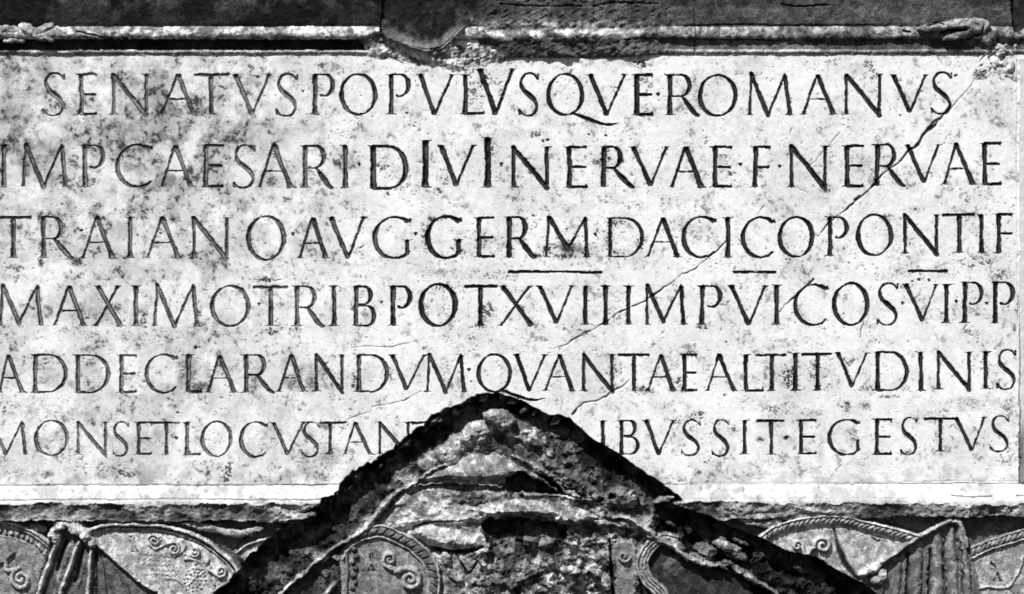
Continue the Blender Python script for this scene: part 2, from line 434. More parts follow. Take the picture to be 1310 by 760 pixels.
STAINS = [  # x, y, rx, ry, strength, tone, speckle
    (10, 98, 18, 16, .5, .2, .4), (32, 118, 16, 12, .5, .2, .4), (5, 132, 8, 6, .5, .2, .5), (110, 98, 16, 10, .4, .3, .6), (65, 148, 22, 8, .35, .3, .6), (118, 110, 10, 10, .4, .2, .8),
    (40, 155, 16, 10, .45, .35, .2), (148, 164, 14, 9, .5, .3, .2), (192, 156, 12, 12, .5, .3, .2), (228, 152, 14, 10, .45, .35, .2), (250, 146, 12, 5, .8, .1, .9), (300, 80, 10, 6, .6, .2, .8),
    (330, 116, 14, 18, .35, .25, .7), (352, 98, 12, 12, .4, .15, .7), (338, 160, 14, 8, .5, .25, .5), (372, 94, 10, 5, .6, .1, .9), (412, 84, 10, 6, .6, .1, .9), (380, 164, 16, 14, .3, .3, .5), (458, 160, 8, 10, .5, .2, .8),
    (608, 118, 16, 24, .7, .1, .95), (618, 100, 14, 14, .8, .05, .9), (598, 92, 18, 8, .6, .2, .8), (640, 108, 12, 14, .4, .1, .9), (540, 90, 22, 6, .5, .2, .8),
    (820, 82, 12, 8, .8, .06, .95), (824, 105, 14, 10, .5, .12, .9), (829, 140, 12, 10, .5, .12, .9), (770, 130, 8, 14, .5, .1, .9), (786, 110, 8, 10, .6, .08, .9), (748, 100, 8, 14, .5, .1, .9), (812, 172, 16, 14, .35, .12, .95), (685, 172, 16, 8, .55, .08, .95),
    (878, 130, 10, 20, .45, .2, .7), (888, 102, 10, 12, .4, .15, .8), (726, 90, 10, 5, .6, .15, .9), (880, 184, 22, 10, .4, .4, .3), (940, 108, 8, 10, .4, .2, .8), (946, 94, 10, 5, .4, .2, .7),
    (1112, 84, 10, 8, .6, .1, .9), (1120, 98, 8, 10, .6, .1, .9), (1256, 96, 12, 8, .9, .05, .5), (1280, 92, 16, 14, .6, .15, .7), (1286, 74, 12, 14, .7, .1, .6), (1296, 100, 8, 10, .5, .1, .8), (1284, 160, 12, 5, .5, .15, .8), (1262, 134, 6, 4, .5, .2, .8), (1180, 115, 8, 6, .6, .15, .8),
    (95, 208, 8, 12, .8, .1, .6), (82, 232, 12, 8, .7, .1, .8), (118, 232, 10, 8, .6, .15, .8), (165, 212, 18, 9, .5, .3, .3), (150, 200, 10, 8, .4, .2, .6), (185, 190, 14, 5, .5, .15, .7), (250, 228, 6, 5, .9, .1, .5), (250, 200, 5, 4, .8, .1, .5), (280, 190, 8, 12, .5, .15, .8), (305, 182, 12, 5, .7, .1, .8),
    (126, 263, 8, 6, .9, .12, .6), (96, 272, 14, 14, .4, .3, .5), (60, 274, 16, 6, .7, .1, .7), (80, 286, 8, 14, .6, .1, .7), (52, 335, 5, 8, 1., .05, .4), (98, 335, 10, 7, 1., .05, .4), (20, 343, 18, 6, .6, .1, .8), (92, 352, 14, 8, .6, .1, .8), (78, 306, 10, 10, .5, .2, .6), (145, 326, 12, 8, .6, .1, .8), (170, 268, 12, 8, .5, .25, .7),
    (350, 195, 12, 20, .45, .12, .8), (350, 232, 12, 8, .5, .15, .6), (400, 225, 22, 14, .35, .12, .9), (455, 200, 12, 16, .4, .12, .9), (490, 210, 20, 18, .5, .1, .95), (512, 240, 12, 6, .4, .15, .9), (496, 250, 6, 8, .6, .08, .95), (560, 245, 8, 6, .7, .06, .95), (572, 225, 12, 14, .5, .1, .95), (630, 195, 12, 18, .5, .08, .95), (540, 205, 12, 20, .4, .1, .95), (596, 205, 10, 22, .35, .12, .9), (462, 264, 14, 10, .3, .2, .9),
    (775, 200, 12, 20, .55, .08, .9), (768, 208, 8, 6, .8, .06, .7), (795, 206, 6, 5, 1., .05, .6), (925, 205, 14, 14, .5, .2, .5), (935, 222, 6, 4, .9, .05, .6), (850, 195, 6, 10, .5, .1, .8), (680, 220, 5, 4, .9, .08, .6), (694, 235, 8, 6, .5, .1, .8), (880, 255, 30, 8, .3, .5, .2),
    (700, 320, 14, 12, .9, .05, .75), (726, 318, 18, 10, 1., .02, .25), (745, 322, 14, 12, .7, .05, .8), (722, 328, 18, 6, .8, .04, .7), (690, 328, 10, 5, .8, .05, .6), (780, 306, 8, 22, .9, .08, .7), (787, 285, 12, 8, .9, .06, .7), (790, 322, 18, 8, .7, .12, .7), (765, 300, 8, 16, .5, .1, .9), (820, 310, 10, 14, .6, .1, .9), (880, 284, 10, 12, .4, .2, .8), (812, 262, 16, 14, .3, .2, .95),
    (462, 325, 10, 6, .5, .15, .8), (545, 300, 8, 22, .8, .08, .9), (560, 280, 18, 6, .7, .06, .9), (585, 318, 14, 8, .6, .1, .95), (615, 305, 12, 14, .5, .12, .9), (590, 300, 14, 16, .3, .15, .9), (620, 352, 30, 8, .6, .08, .95), (566, 348, 10, 5, .5, .15, .9), (352, 330, 12, 6, .8, .1, .8), (362, 300, 6, 14, .6, .1, .8), (406, 325, 10, 6, .6, .2, .7), (385, 290, 8, 10, .4, .2, .8),
    (1100, 205, 16, 14, .55, .25, .4), (1118, 232, 6, 6, 1., .03, .5), (1125, 190, 12, 12, .4, .2, .8), (1060, 244, 12, 5, .6, .1, .9), (1160, 240, 10, 4, .6, .12, .9), (1192, 220, 8, 10, .5, .15, .9), (1012, 276, 10, 6, .4, .3, .8), (1058, 278, 14, 8, .4, .2, .8), (1134, 278, 10, 5, .6, .15, .8), (1172, 268, 12, 5, .6, .1, .9), (1165, 310, 6, 10, .5, .1, .9), (1250, 335, 34, 12, .6, .12, .9), (1280, 352, 20, 10, .6, .1, .9), (1210, 352, 16, 6, .5, .2, .8), (1140, 330, 10, 5, .5, .2, .8),
    (105, 396, 10, 12, .5, .2, .7), (130, 402, 10, 12, .5, .2, .7), (152, 395, 10, 10, .6, .15, .5), (184, 408, 6, 12, .9, .06, .8), (188, 378, 10, 6, .6, .12, .8), (255, 400, 5, 16, .8, .06, .8), (250, 426, 6, 8, .7, .08, .8), (118, 432, 14, 10, .6, .2, .7), (275, 425, 6, 6, .6, .15, .8), (262, 372, 6, 6, .6, .15, .8), (60, 398, 12, 8, .4, .2, .8), (250, 444, 3, 3, 1.2, .03, .4), (12, 356, 14, 5, .5, .15, .7), (98, 354, 10, 6, .7, .15, .6),
    (110, 447, 12, 6, .7, .12, .5), (115, 462, 12, 10, .6, .2, .5), (60, 465, 14, 12, .4, .15, .8), (58, 488, 14, 12, .4, .2, .8), (110, 492, 14, 12, .4, .2, .8), (242, 480, 14, 22, .75, .25, .15), (256, 495, 14, 8, .9, .1, .3), (232, 478, 6, 22, .7, .2, .3), (266, 478, 8, 16, .5, .25, .3), (178, 482, 20, 14, .35, .3, .4), (160, 480, 8, 16, .5, .25, .3), (310, 450, 14, 8, .4, .2, .6), (10, 520, 14, 8, .5, .2, .8), (60, 520, 20, 14, .3, .4, .5), (325, 485, 10, 16, .6, .15, .4), (375, 490, 14, 14, .8, .18, .2), (385, 475, 8, 14, .6, .2, .3), (412, 476, 14, 16, .6, .3, .15), (398, 488, 8, 16, .8, .15, .2), (365, 462, 8, 10, .5, .2, .6),
    (348, 392, 12, 8, .5, .15, .9), (347, 424, 12, 6, .9, .05, .9), (362, 418, 8, 5, .7, .08, .9), (340, 358, 16, 6, .8, .06, .8), (372, 424, 10, 6, .6, .1, .9), (350, 366, 10, 3, 1., .03, .3), (380, 423, 6, 6, .8, .08, .8), (463, 375, 6, 8, .6, .12, .6), (470, 405, 10, 10, .6, .2, .5), (452, 395, 4, 16, .6, .1, .9), (565, 370, 20, 6, .7, .06, .9), (576, 398, 8, 18, .45, .1, .95), (622, 400, 14, 16, .75, .08, .95), (616, 418, 14, 5, .9, .05, .9), (546, 395, 14, 14, .2, .3, .9), (610, 432, 18, 8, .4, .15, .9), (650, 355, 18, 6, .5, .2, .8), (498, 480, 10, 14, .5, .1, .95), (454, 490, 6, 14, .9, .06, .9), (470, 478, 12, 14, .35, .2, .8), (545, 447, 10, 4, .6, .1, .95), (575, 490, 18, 14, .45, .15, .95), (640, 465, 10, 8, .5, .2, .6), (568, 468, 12, 14, .4, .15, .9),
    (790, 378, 16, 14, .45, .35, .4), (762, 402, 6, 6, .6, .2, .6), (790, 410, 14, 8, .5, .15, .9), (718, 420, 8, 6, .6, .1, .9), (900, 418, 10, 6, .9, .05, .9), (748, 424, 10, 6, .8, .06, .9), (710, 372, 22, 8, .35, .2, .95), (930, 390, 6, 5, .6, .2, .8), (680, 415, 10, 5, .5, .2, .9), (790, 478, 12, 16, .5, .15, .9), (820, 498, 14, 6, 1., .05, .8), (822, 500, 20, 8, .8, .12, .6), (845, 480, 14, 14, .45, .3, .7), (866, 488, 10, 8, .8, .08, .9), (870, 500, 14, 4, .8, .1, .7), (848, 518, 14, 6, .5, .3, .6), (712, 500, 8, 12, .4, .2, .9), (715, 515, 8, 8, .4, .15, .95), (752, 498, 10, 5, .6, .2, .9), (895, 530, 8, 6, .9, .05, .9), (905, 472, 12, 20, .35, .2, .9), (880, 452, 10, 5, .6, .15, .9), (960, 512, 24, 8, .35, .3, .9), (768, 505, 12, 6, .4, .2, .9),
    (1008, 480, 14, 16, .9, .04, .98), (1020, 490, 12, 12, .7, .05, .98), (1045, 476, 14, 20, .8, .12, .9), (1058, 495, 14, 10, .5, .2, .8), (1088, 462, 12, 8, .7, .1, .9), (1110, 495, 12, 12, .6, .12, .9), (1010, 452, 10, 4, .6, .15, .9), (1084, 520, 6, 8, .9, .05, .6), (1108, 520, 10, 8, .8, .15, .4), (1136, 508, 14, 3, .8, .1, .7), (990, 525, 30, 10, .6, .15, .9), (1040, 530, 20, 8, .5, .25, .5), (1240, 515, 30, 8, .5, .3, .4), (1290, 520, 10, 20, .6, .15, .6), (1284, 400, 8, 20, .4, .2, .8), (1298, 420, 3, 6, 1., .05, .4), (1262, 470, 8, 10, .4, .3, .4), (1245, 392, 10, 20, .35, .25, .7), (1240, 425, 6, 4, .7, .1, .9), (1215, 410, 14, 14, .3, .2, .9), (1110, 418, 10, 6, .5, .15, .9), (1212, 415, 6, 5, .6, .1, .9), (1135, 438, 10, 5, .5, .2, .9), (1000, 440, 30, 10, .35, .25, .9), (1125, 356, 20, 8, .4, .2, .9),
    (60, 607, 14, 6, .8, .15, .4), (20, 606, 30, 10, .5, .2, .5), (5, 590, 12, 8, .5, .2, .6), (145, 602, 34, 14, .6, .15, .85), (165, 607, 20, 8, .7, .1, .9), (292, 600, 10, 18, .8, .08, .85), (290, 614, 10, 5, .8, .06, .8), (240, 580, 14, 8, .5, .2, .8), (105, 590, 14, 12, .4, .25, .8), (218, 560, 10, 16, .5, .2, .7), (95, 562, 10, 20, .35, .25, .6), (48, 562, 6, 14, .6, .12, .7), (40, 526, 10, 14, .5, .3, .3), (65, 560, 14, 14, .4, .35, .3), (5, 525, 12, 10, .5, .2, .8), (230, 530, 8, 14, .3, .3, .5), (420, 582, 18, 20, .7, .25, .25), (390, 592, 10, 20, .7, .25, .25), (412, 610, 14, 8, .7, .12, .6), (338, 565, 10, 20, .3, .2, .8), (350, 600, 12, 10, .4, .2, .8), (480, 590, 10, 8, .5, .15, .8), (505, 550, 14, 16, .4, .15, .8),
    (892, 605, 6, 6, .8, .06, .8), (905, 590, 10, 8, .6, .08, .9), (870, 540, 14, 8, .5, .1, .95), (888, 532, 10, 6, .7, .06, .9), (938, 550, 10, 10, .6, .1, .9), (972, 562, 6, 5, 1., .03, .5), (920, 545, 20, 16, .3, .2, .9), (995, 545, 12, 20, .3, .15, .9), (840, 605, 8, 14, .5, .3, .2), (812, 570, 10, 14, .4, .2, .6), (1005, 560, 5, 4, 1., .03, .5), (1050, 580, 8, 24, .4, .35, .3), (1066, 552, 10, 10, .5, .15, .9), (1090, 555, 10, 10, .5, .2, .8), (1012, 592, 22, 8, .4, .3, .9), (1160, 580, 12, 3, .9, .06, .5), (1198, 562, 10, 10, .5, .15, .9), (1216, 546, 20, 6, .4, .2, .9), (1288, 590, 20, 10, .5, .2, .8), (1306, 580, 4, 30, .8, .08, .3), (1100, 590, 30, 10, .3, .3, .8)]
for s_ in STAINS: stain(*s_[:5], tone=s_[5], speck=s_[6])

# larger single pits
for (px, py, r) in [(330, 98, 1.6), (191, 90, 1.4), (107, 74, 1.5), (107, 151, 1.4), (521, 144, 2.3), (529, 162, 1.8), (461, 122, 1.2), (515, 3, 1), (133, 442, 1.4), (249, 444, 2), (228, 526, 2), (731, 340, 1), (724, 294, 1.6), (495, 297, 1.3), (206, 298, 1.6), (175, 299, 1.5), (681, 275, 1.6),
                    (1078, 401, 1.5), (926, 506, 1.5), (1079, 319, 1.4), (929, 438, 1.3), (1161, 438, 1.2), (602, 487, 1.4), (1078, 520, 2), (1153, 149, 1.3), (1223, 96, 2), (1085, 337, 1.2), (752, 172, 1.8), (700, 178, 2.2), (695, 180, 2), (776, 172, 2), (560, 186, 2), (1175, 119, 2), (1253, 251, 1.2), (1167, 360, 1.8), (1175, 359, 2),
                    (1188, 359, 1.8), (254, 444, 1.5), (80, 260, 1.6), (105, 294, 2), (1005, 333, 1)]:
    groove([(px, py), (px + .8, py + .5)], r, 2.4, False, tone=.05, warp=2)

# ------------------------------------------------------------------ cracks
def crack(pts, w, depth=3.0, tone=.06, jag=1.6, seed=1):
    r = random.Random(seed)
    P = []; W = []
    ww = w if isinstance(w, (list, tuple)) else [w, w]
    n = 0
    for i in range(len(pts) - 1):
        (x0, y0), (x1, y1) = pts[i], pts[i + 1]
        k = max(1, int(math.hypot(x1 - x0, y1 - y0) / 5))
        for j in range(k):
            t = j / k
            P.append((x0 + (x1 - x0) * t + (r.random() - .5) * jag, y0 + (y1 - y0) * t + (r.random() - .5) * jag))
    P.append(pts[-1])
    base = np.interp(np.linspace(0, 1, len(P)), np.linspace(0, 1, len(ww)), ww)
    W = [b * (0.6 + 0.8 * r.random()) for b in base]
    sl = bounds(P, 5)
    f, _ = seg_field(sl, P, W, .6)
    f = f + 0.35
    c = np.clip(f, 0, 2.5)
    H[sl] -= c * depth * .6
    k = np.clip(f * .9, 0, 1)
    T[sl] = T[sl] * (1 - k) + tone * k
crack([(1250, 97), (1243, 108), (1232, 122), (1222, 132), (1212, 145)], [.7, .5, 1.0], seed=2)
crack([(1216, 136), (1205, 150), (1195, 160), (1180, 173), (1174, 186), (1160, 196), (1152, 206)], [1.2, 1.3, 2.4, 1.8, 1.3], seed=3)
crack([(1202, 151), (1190, 160), (1178, 176)], [.6, 1.5, .8], seed=4)
crack([(1152, 206), (1140, 215), (1130, 223), (1118, 238), (1107, 248), (1096, 257), (1084, 266), (1074, 274), (1062, 284), (1046, 304)], [1.2, .8, 1.6, .7, 1.8, .6, .9, .5], seed=5)
crack([(1094, 255), (1100, 251)], [2.2, 2.0], seed=6)
crack([(978, 263), (968, 276)], [.8, .3], seed=7)
crack([(930, 307), (921, 318), (908, 329), (896, 339), (884, 347), (873, 350), (861, 361), (855, 365), (840, 375), (826, 385), (810, 392)], [.5, 1.0, .5, .9, .5, 1.2, 1.3, .9], seed=8)
crack([(810, 392), (797, 398), (790, 401), (778, 411), (766, 418), (751, 425), (742, 430), (722, 442), (704, 447)], [.5, 1.2, .5, 1.0, .6, 1.6, .8, .7, .3], seed=9)
crack([(1041, 357), (1034, 364), (1013, 383), (1004, 391), (998, 399)], [1.3, .8, 1.2, .6], seed=10)
crack([(806, 485), (797, 494), (786, 499), (776, 507), (762, 513), (747, 516), (740, 522), (733, 531)], [.5, .9, 1.0, .6, .9, 1.4, 1.6], seed=11)
crack([(540, 500), (527, 507), (516, 512), (500, 516), (476, 520)], [.5, .7, .4, .8], seed=12)
crack([(474, 526), (462, 530), (445, 537)], [.3, .8, .4], seed=13)
crack([(457, 444), (480, 443), (498, 444), (515, 440), (530, 438)], [.6, .25, .7, .3], seed=14)
crack([(1074, 170), (1064, 181), (1050, 198), (1032, 216)], [.7, .4, .3, .5], seed=15)
crack([(1014, 164), (1010, 174)], [.7, .4], seed=16)
crack([(1105, 410), (1101, 422), (1101, 432)], [.8, .8], seed=17)
crack([(1237, 415), (1233, 422), (1240, 428), (1245, 429)], [.8, .8], seed=18)
crack([(152, 86), (200, 85), (265, 86)], [.3, .3], 1, .35, .3, seed=19)
crack([(361, 252.5), (372, 256)], [.5, .4], seed=20)
crack([(461, 317), (466, 315)], [.9, .6], seed=21)
crack([(1020, 240), (1034, 247)], [.5, .3], seed=22)
crack([(1268, 82), (1264, 74), (1274, 66), (1280, 62)], [1.2, 1.0], seed=23)
crack([(1240, 612), (1100, 604)], [.2, .2], .6, .5, .3, seed=24)
crack([(1112, 82), (1116, 85), (1113, 90), (1118, 94)], [.8, .8], seed=25)
crack([(1076, 595), (1070, 602), (1072, 604)], [.4, .4], seed=26)
for k in range(26):     # chips and scratches in the broken corner at upper right
    r = random.Random(700 + k)
    x0 = 1248 + r.random() * 50; y0 = 66 + r.random() * 40
    a = r.random() * 3.1
    L = 3 + r.random() * 7
    crack([(x0, y0), (x0 + math.cos(a) * L, y0 + math.sin(a) * L)], [.5 + r.random() * .7, .3], 4, .1, seed=800 + k)
for k in range(14):
    r = random.Random(730 + k)
    lump(1262 + r.random() * 44, 56 + r.random() * 40, 3 + 4 * r.random(), 2 + 3 * r.random(), 2.5 + r.random() * 3, P_SIDE if False else None, .45 + .3 * r.random(), r.random() * 3, base=-1)

# ------------------------------------------------------------------ the letters
CUT = np.zeros((NY, NX))
LT = np.zeros((NY, NX), np.int32)
GLYPHS = []                       # (char, id, centre)
class Pen:
    def __init__(self, gid): self.gid = gid
    def stroke(self, pts, w):
        ww = w if isinstance(w, (list, tuple)) else [w, w]
        rads = np.interp(np.linspace(0, 1, len(pts)), np.linspace(0, 1, len(ww)), ww) * 0.5
        sl = bounds(pts, max(ww) + 3)
        f, _ = seg_field(sl, pts, rads, .55)
        f = f + (N_FINE[sl] - .5) * 1.5 + (WN_S[sl] - .5) * .9
        c = CUT[sl]; m = f > c
        c[m] = f[m]
        LT[sl][m] = self.gid
def lerp(a, b, t): return a + (b - a) * t

def stem(p, x0, y0, x1, y1, w, s0=True, s1=True, sl=3.6):
    d = math.hypot(x1 - x0, y1 - y0); e = min(.45 * w / d, .3)
    P_ = [(lerp(x0, x1, t), lerp(y0, y1, t)) for t in (e, .1 + e, .5, .9 - e, 1 - e)]
    p.stroke(P_, [w * 1.12, w * .98, w * .9, w * .98, w * 1.12])
    hw = w * .5
    for (x, yy, dy, on) in ((x0, y0, 1, s0), (x1, y1, -1, s1)):
        if on:
            xs_ = x + (x1 - x0) * .03 * dy
            p.stroke([(x - hw - sl, yy + dy * .2), (x - hw * .7, yy + dy * 1.2), (xs_, yy + dy * 1.9), (x + hw * .7, yy + dy * 1.2), (x + hw + sl, yy + dy * .2)], [1.0, 2.4, 3.2, 2.4, 1.0])
def arc(cx, cy, rx, ry, a0, a1, n=28):
    return [(cx + rx * math.cos(math.radians(lerp(a0, a1, i / n))), cy - ry * math.sin(math.radians(lerp(a0, a1, i / n)))) for i in range(n + 1)]
def arcw(a0, a1, thin, thick, n=28, stress=15):
    out = []
    for i in range(n + 1):
        a = math.radians(lerp(a0, a1, i / n) - stress)
        out.append(thin + (thick - thin) * abs(math.cos(a)) ** 1.6)
    return out
def bar(p, x0, x1, yy, w, t0=0, t1=0, rise=0.0):
    """horizontal arm; t0/t1 = length of the tick at each end (positive = down)"""
    p.stroke([(x0, yy), (x1, yy - rise)], [w, w * .85, w])
    if t1: p.stroke([(x1 - .6, yy - rise), (x1 + .4, yy - rise + t1)], [w, .8])
    if t0: p.stroke([(x0 + .6, yy), (x0 - .4, yy + t0)], [w, .8])

def glyph(ch, L, R, Tp, B, ap=None, gid=0, wk=1.0):
    p = Pen(gid)
    h = B - Tp; W = R - L
    k = .128 * h * wk; n = .074 * h * wk; hr = .056 * h * wk
    mid = lerp(Tp, B, .5)
    if ch == 'I': stem(p, (L + R) / 2, Tp, (L + R) / 2, B, k)
    elif ch in 'EF':
        x = L + k / 2; stem(p, x, Tp, x, B, k, True, True)
        bar(p, x, R, Tp + .8, n, 0, 4)
        bar(p, x, lerp(L, R, .93), lerp(Tp, B, .50), n, 0, 1.6)
        if ch == 'E': bar(p, x, R, B - 1, n * 1.1, 0, -4)
    elif ch == 'L':
        x = L + k / 2; stem(p, x, Tp, x, B, k); bar(p, x, R, B - 1, n * 1.1, 0, -5)
    elif ch == 'T':
        x = ap if ap else (L + R) / 2
        stem(p, x, Tp + 1, x, B, k, False, True); bar(p, L, R, Tp + 1.2, n * 1.15, 2.6, 2.0, .6)
    elif ch in 'PR':
        x = L + k / 2; stem(p, x, Tp, x, B, k)
        br = R if ch == 'P' else (ap if ap else lerp(L, R, .70))
        bot = lerp(Tp, B, .55)
        cy = (Tp + bot) / 2; ry = (bot - Tp) / 2 - .6; cx = lerp(x, br, .45); rx = br - cx - k * .4
        p.stroke([(x, Tp + .8), (cx, Tp + .8)], [hr, hr])
        end = -90 if ch == 'R' else -110
        p.stroke(arc(cx, cy, rx, ry, 90, end), arcw(90, end, hr, k, stress=5))
        if ch == 'R':
            p.stroke([(x, bot - .8), (cx, bot - .8)], [hr, hr])
            x2 = lerp(x, br, .55)
            q = catmull([(x2, bot - .5), (lerp(x2, R, .55), lerp(bot, B, .62)), (R - 3, B - 1.5), (R + 2, B)], 6)
            p.stroke(q, [n, k * 1.05, k, k * .8, 1.2])
    elif ch == 'B':
        x = L + k / 2; stem(p, x, Tp, x, B, k)
        bm = lerp(Tp, B, .47)
        for (t0, t1, br) in ((Tp, bm, lerp(L, R, .84)), (bm, B, R)):
            cy = (t0 + t1) / 2; cx = lerp(x, br, .5); rx = br - cx - k * .4; ry = (t1 - t0) / 2 - .8
            p.stroke([(x, t0 + .8), (cx, t0 + .8)], [hr, hr]); p.stroke([(x, t1 - .8), (cx, t1 - .8)], [hr, hr])
            p.stroke(arc(cx, cy, rx, ry, 90, -90), arcw(90, -90, hr, k, stress=5))
    elif ch == 'D':
        x = L + k / 2; stem(p, x, Tp, x, B, k)
        cx = lerp(x, R, .40); rx = R - cx - k * .45; cy = (Tp + B) / 2; ry = h / 2 - .8
        p.stroke([(x, Tp + .8), (cx, Tp + .8)], [n, hr]); p.stroke([(x, B - .8), (cx, B - .8)], [n, hr])
        p.stroke(arc(cx, cy, rx, ry, 90, -90), arcw(90, -90, hr, k, stress=10))
    elif ch in 'OQ':
        cx = (L + R) / 2; cy = (Tp + B) / 2; rx = W / 2 - k * .45; ry = h / 2 - .2
        p.stroke(arc(cx, cy, rx, ry, 0, 360, 44), arcw(0, 360, hr, k, 44))
        if ch == 'Q':
            tx, ty = ap
            q = catmull([(cx + W * .2, B - 3), (lerp(cx, tx, .45), lerp(B, ty, .45) + 1), (lerp(cx, tx, .75), ty + 1.2), (tx, ty - 1.2)], 8)
            p.stroke(q, [n, k * .85, k * .6, 1.0])
    elif ch in 'CG':
        cy = (Tp + B) / 2; ry = h / 2; rx = W * .56; cx = L + rx + k * .2
        a0, a1 = (52, 312) if ch == 'C' else (52, 318)
        rx2 = rx - k * .3
        q = arc(cx, cy, rx2, ry, a0, a1, 40)
        q = [(x, yy) for x, yy in q]
        p.stroke(q, arcw(a0, a1, hr, k, 40))
        xe, ye = q[0]
        p.stroke([(cx, Tp + .3), (lerp(cx, R, .6), Tp + 1.5), (R - .5, Tp + 5)], [hr, hr * 1.1, n])
        p.stroke([(R - .5, Tp + 2.5), (R - .3, Tp + 8)], [n * .8, .8])
        if ch == 'C': p.stroke([(cx, B - .3), (lerp(cx, R, .6), B - 2.2), (R, B - 8)], [hr, n, 1.0])
        else:
            p.stroke([(cx, B - .3), (lerp(cx, R, .6), B - 1.8), (R - k * .6, B - 5)], [hr, n, n])
            stem(p, R - k * .5, lerp(Tp, B, .55), R - k * .5, B - 4, k * .9, True, False)
    elif ch == 'S':
        U = [(.95, .12), (.78, .03), (.55, .0), (.30, .04), (.13, .19), (.22, .37), (.50, .50), (.80, .64), (.90, .81), (.76, .95), (.48, 1.0), (.22, .975), (.03, .88)]
        q = catmull([(lerp(L, R, u), lerp(Tp, B, v)) for u, v in U], 4)
        p.stroke(q, [n, hr, hr, hr * 1.2, n * 1.1, k * .9, k * 1.1, k * .9, n * 1.1, hr * 1.2, hr, hr, n])
        p.stroke([(R - .6, Tp + 1.5), (R + .2, Tp + 8)], [n * .8, .8])
        p.stroke([(L + .8, B - 2), (L - .2, B - 9)], [n * .8, .8])
    elif ch == 'N':
        xl = L + n * .7; xr = R - n * .7
        stem(p, xl, Tp + 1, xl, B, n * 1.35, False, True); stem(p, xr, Tp, xr, B - 1, n * 1.35, True, False)
        p.stroke([(xl - 2.5, Tp - .5), (xl + 1, Tp + 2)], [1.0, n])
        p.stroke([(xl, Tp + 1), (xr, B + 1)], [k * .95, k, k * 1.05])
    elif ch == 'M':
        lf, tl, md, tr, rf, my = ap
        my = my if my else B
        stem(p, tl, Tp + 1, lf, B, n * 1.15, False, True, 2.6)
        p.stroke([(tl, Tp), (md, my)], [k * .95, k])
        p.stroke([(md, my), (tr, Tp)], [n, n * .9])
        stem(p, tr, Tp + .5, rf, B, k * .95, False, True, 2.6)
    elif ch == 'A':
        ax = ap if ap else (L + R) / 2
        stem(p, ax, Tp, L, B, n * 1.05, False, True, 2.6); stem(p, ax, Tp + .5, R, B, k, False, True, 2.6)
        cyy = lerp(Tp, B, .62)
        bar(p, lerp(ax, L, .62), lerp(ax, R, .62), cyy, hr * .85)
    elif ch == 'V':
        ax = ap if ap else (L + R) / 2
        stem(p, L, Tp, ax, B, k, True, False, 2.0); stem(p, R, Tp, ax, B, n * 1.05, True, False, 2.6)
    elif ch == 'X':
        stem(p, L + 2, Tp, R, B, k, True, True, 2.4); stem(p, R - 3, Tp, L, B, n, True, True, 2.4)

thing_key = 'panel'
def char(ch, L, R, Tp, B, ap=None, wk=1.0):
    gid = part('panel', 'letter', 'carved capital letter ' + ch)
    glyph(ch, L, R, Tp, B, ap, gid, wk)
def dot(x, yy, r=3.5):
    gid = part('panel', 'interpunct')
    p = Pen(gid)
    p.stroke([(x - 1.6, yy - 1), (x, yy - .4), (x + .6, yy + 2.4)], [r * .7, r * 1.25, .8]); p.stroke([(x + 2.6, yy - 2), (x - .2, yy + .4)], [.6, r])

K4 = 330 / 1310.0
def row(x0, y0, kx, T0, B0, items):
    """coordinates are measured on enlargements kx times the wall unit, with corner (x0, y0)"""
    for it in items:
        ch = it[0]
        if ch == '.':
            dot(x0 + it[1] * kx, y0 + it[2] * kx); continue
        L = x0 + it[1] * kx; R = x0 + it[2] * kx
        o = it[3] if len(it) > 3 else {}
        tp = y0 + o.get('t', T0) * kx; bt = y0 + o.get('b', B0) * kx
        ap = o.get('a')
        if ch == 'M': ap = [x0 + a * kx for a in ap[:5]] + [y0 + ap[5] * kx if len(ap) > 5 else None]
        elif ch == 'Q': ap = (x0 + ap[0] * kx, y0 + ap[1] * kx)
        elif ap is not None: ap = x0 + ap * kx
        char(ch, L, R, tp, bt, ap, o.get('w', 1.0))
A = lambda a, **k: dict(a=a, **k)
row(0, 0, K4, 377, 583, [('S', 218, 330, A(None, t=372, b=590)), ('E', 400, 490), ('N', 566, 754), ('A', 822, 982, A(905)), ('T', 992, 1163, A(1073)), ('V', 1195, 1370, A(1280))])
row(327, 0, K4, 377, 583, [('S', 105, 215, A(None, b=590)), ('.', 238, 465), ('P', 288, 402), ('O', 425, 620), ('P', 675, 786), ('V', 835, 1000, A(910)), ('L', 1052, 1160), ('V', 1138, 1306, A(1220, t=350)),
                           ('S', 1337, 1437, A(None, t=375, b=588))])
row(654, 0, K4, 378, 587, [('Q', 176, 374, A((560, 628))), ('V', 402, 578, A(487)), ('E', 622, 715, A(None, w=1.15)), ('.', 745, 482), ('R', 793, 950, A(918)), ('O', 948, 1152, A(None, t=382, b=592)),
                           ('M', 1210, 1415, A((1212, 1222, 1304, 1390, 1416)))])
row(980, 0, K4, 378, 583, [('A', 190, 343, A(260)), ('N', 398, 588), ('V', 645, 812, A(732, b=572)), ('S', 840, 946, A(None, t=368, b=580))])
row(0, 170, K4, 62, 276, [('I', 10, 32), ('M', 118, 340, A((118, 135, 222, 315, 335))), ('P', 418, 534), ('C', 583, 775), ('A', 822, 970, A(890)), ('E', 1032, 1132), ('S', 1186, 1296, A(None, t=64, b=282))])
row(327, 170, K4, 64, 280, [('A', 20, 180, A(92, t=55)), ('R', 238, 390, A(358)), ('I', 444, 468), ('.', 527, 163), ('D', 582, 778, A(None, b=288, w=1.12)), ('I', 850, 874, A(None, t=38, w=1.1)), ('V', 940, 1108, A(1020, b=270, w=1.1)), ('I', 1170, 1192, A(None, t=25, w=1.1)), ('.', 1250, 158)])
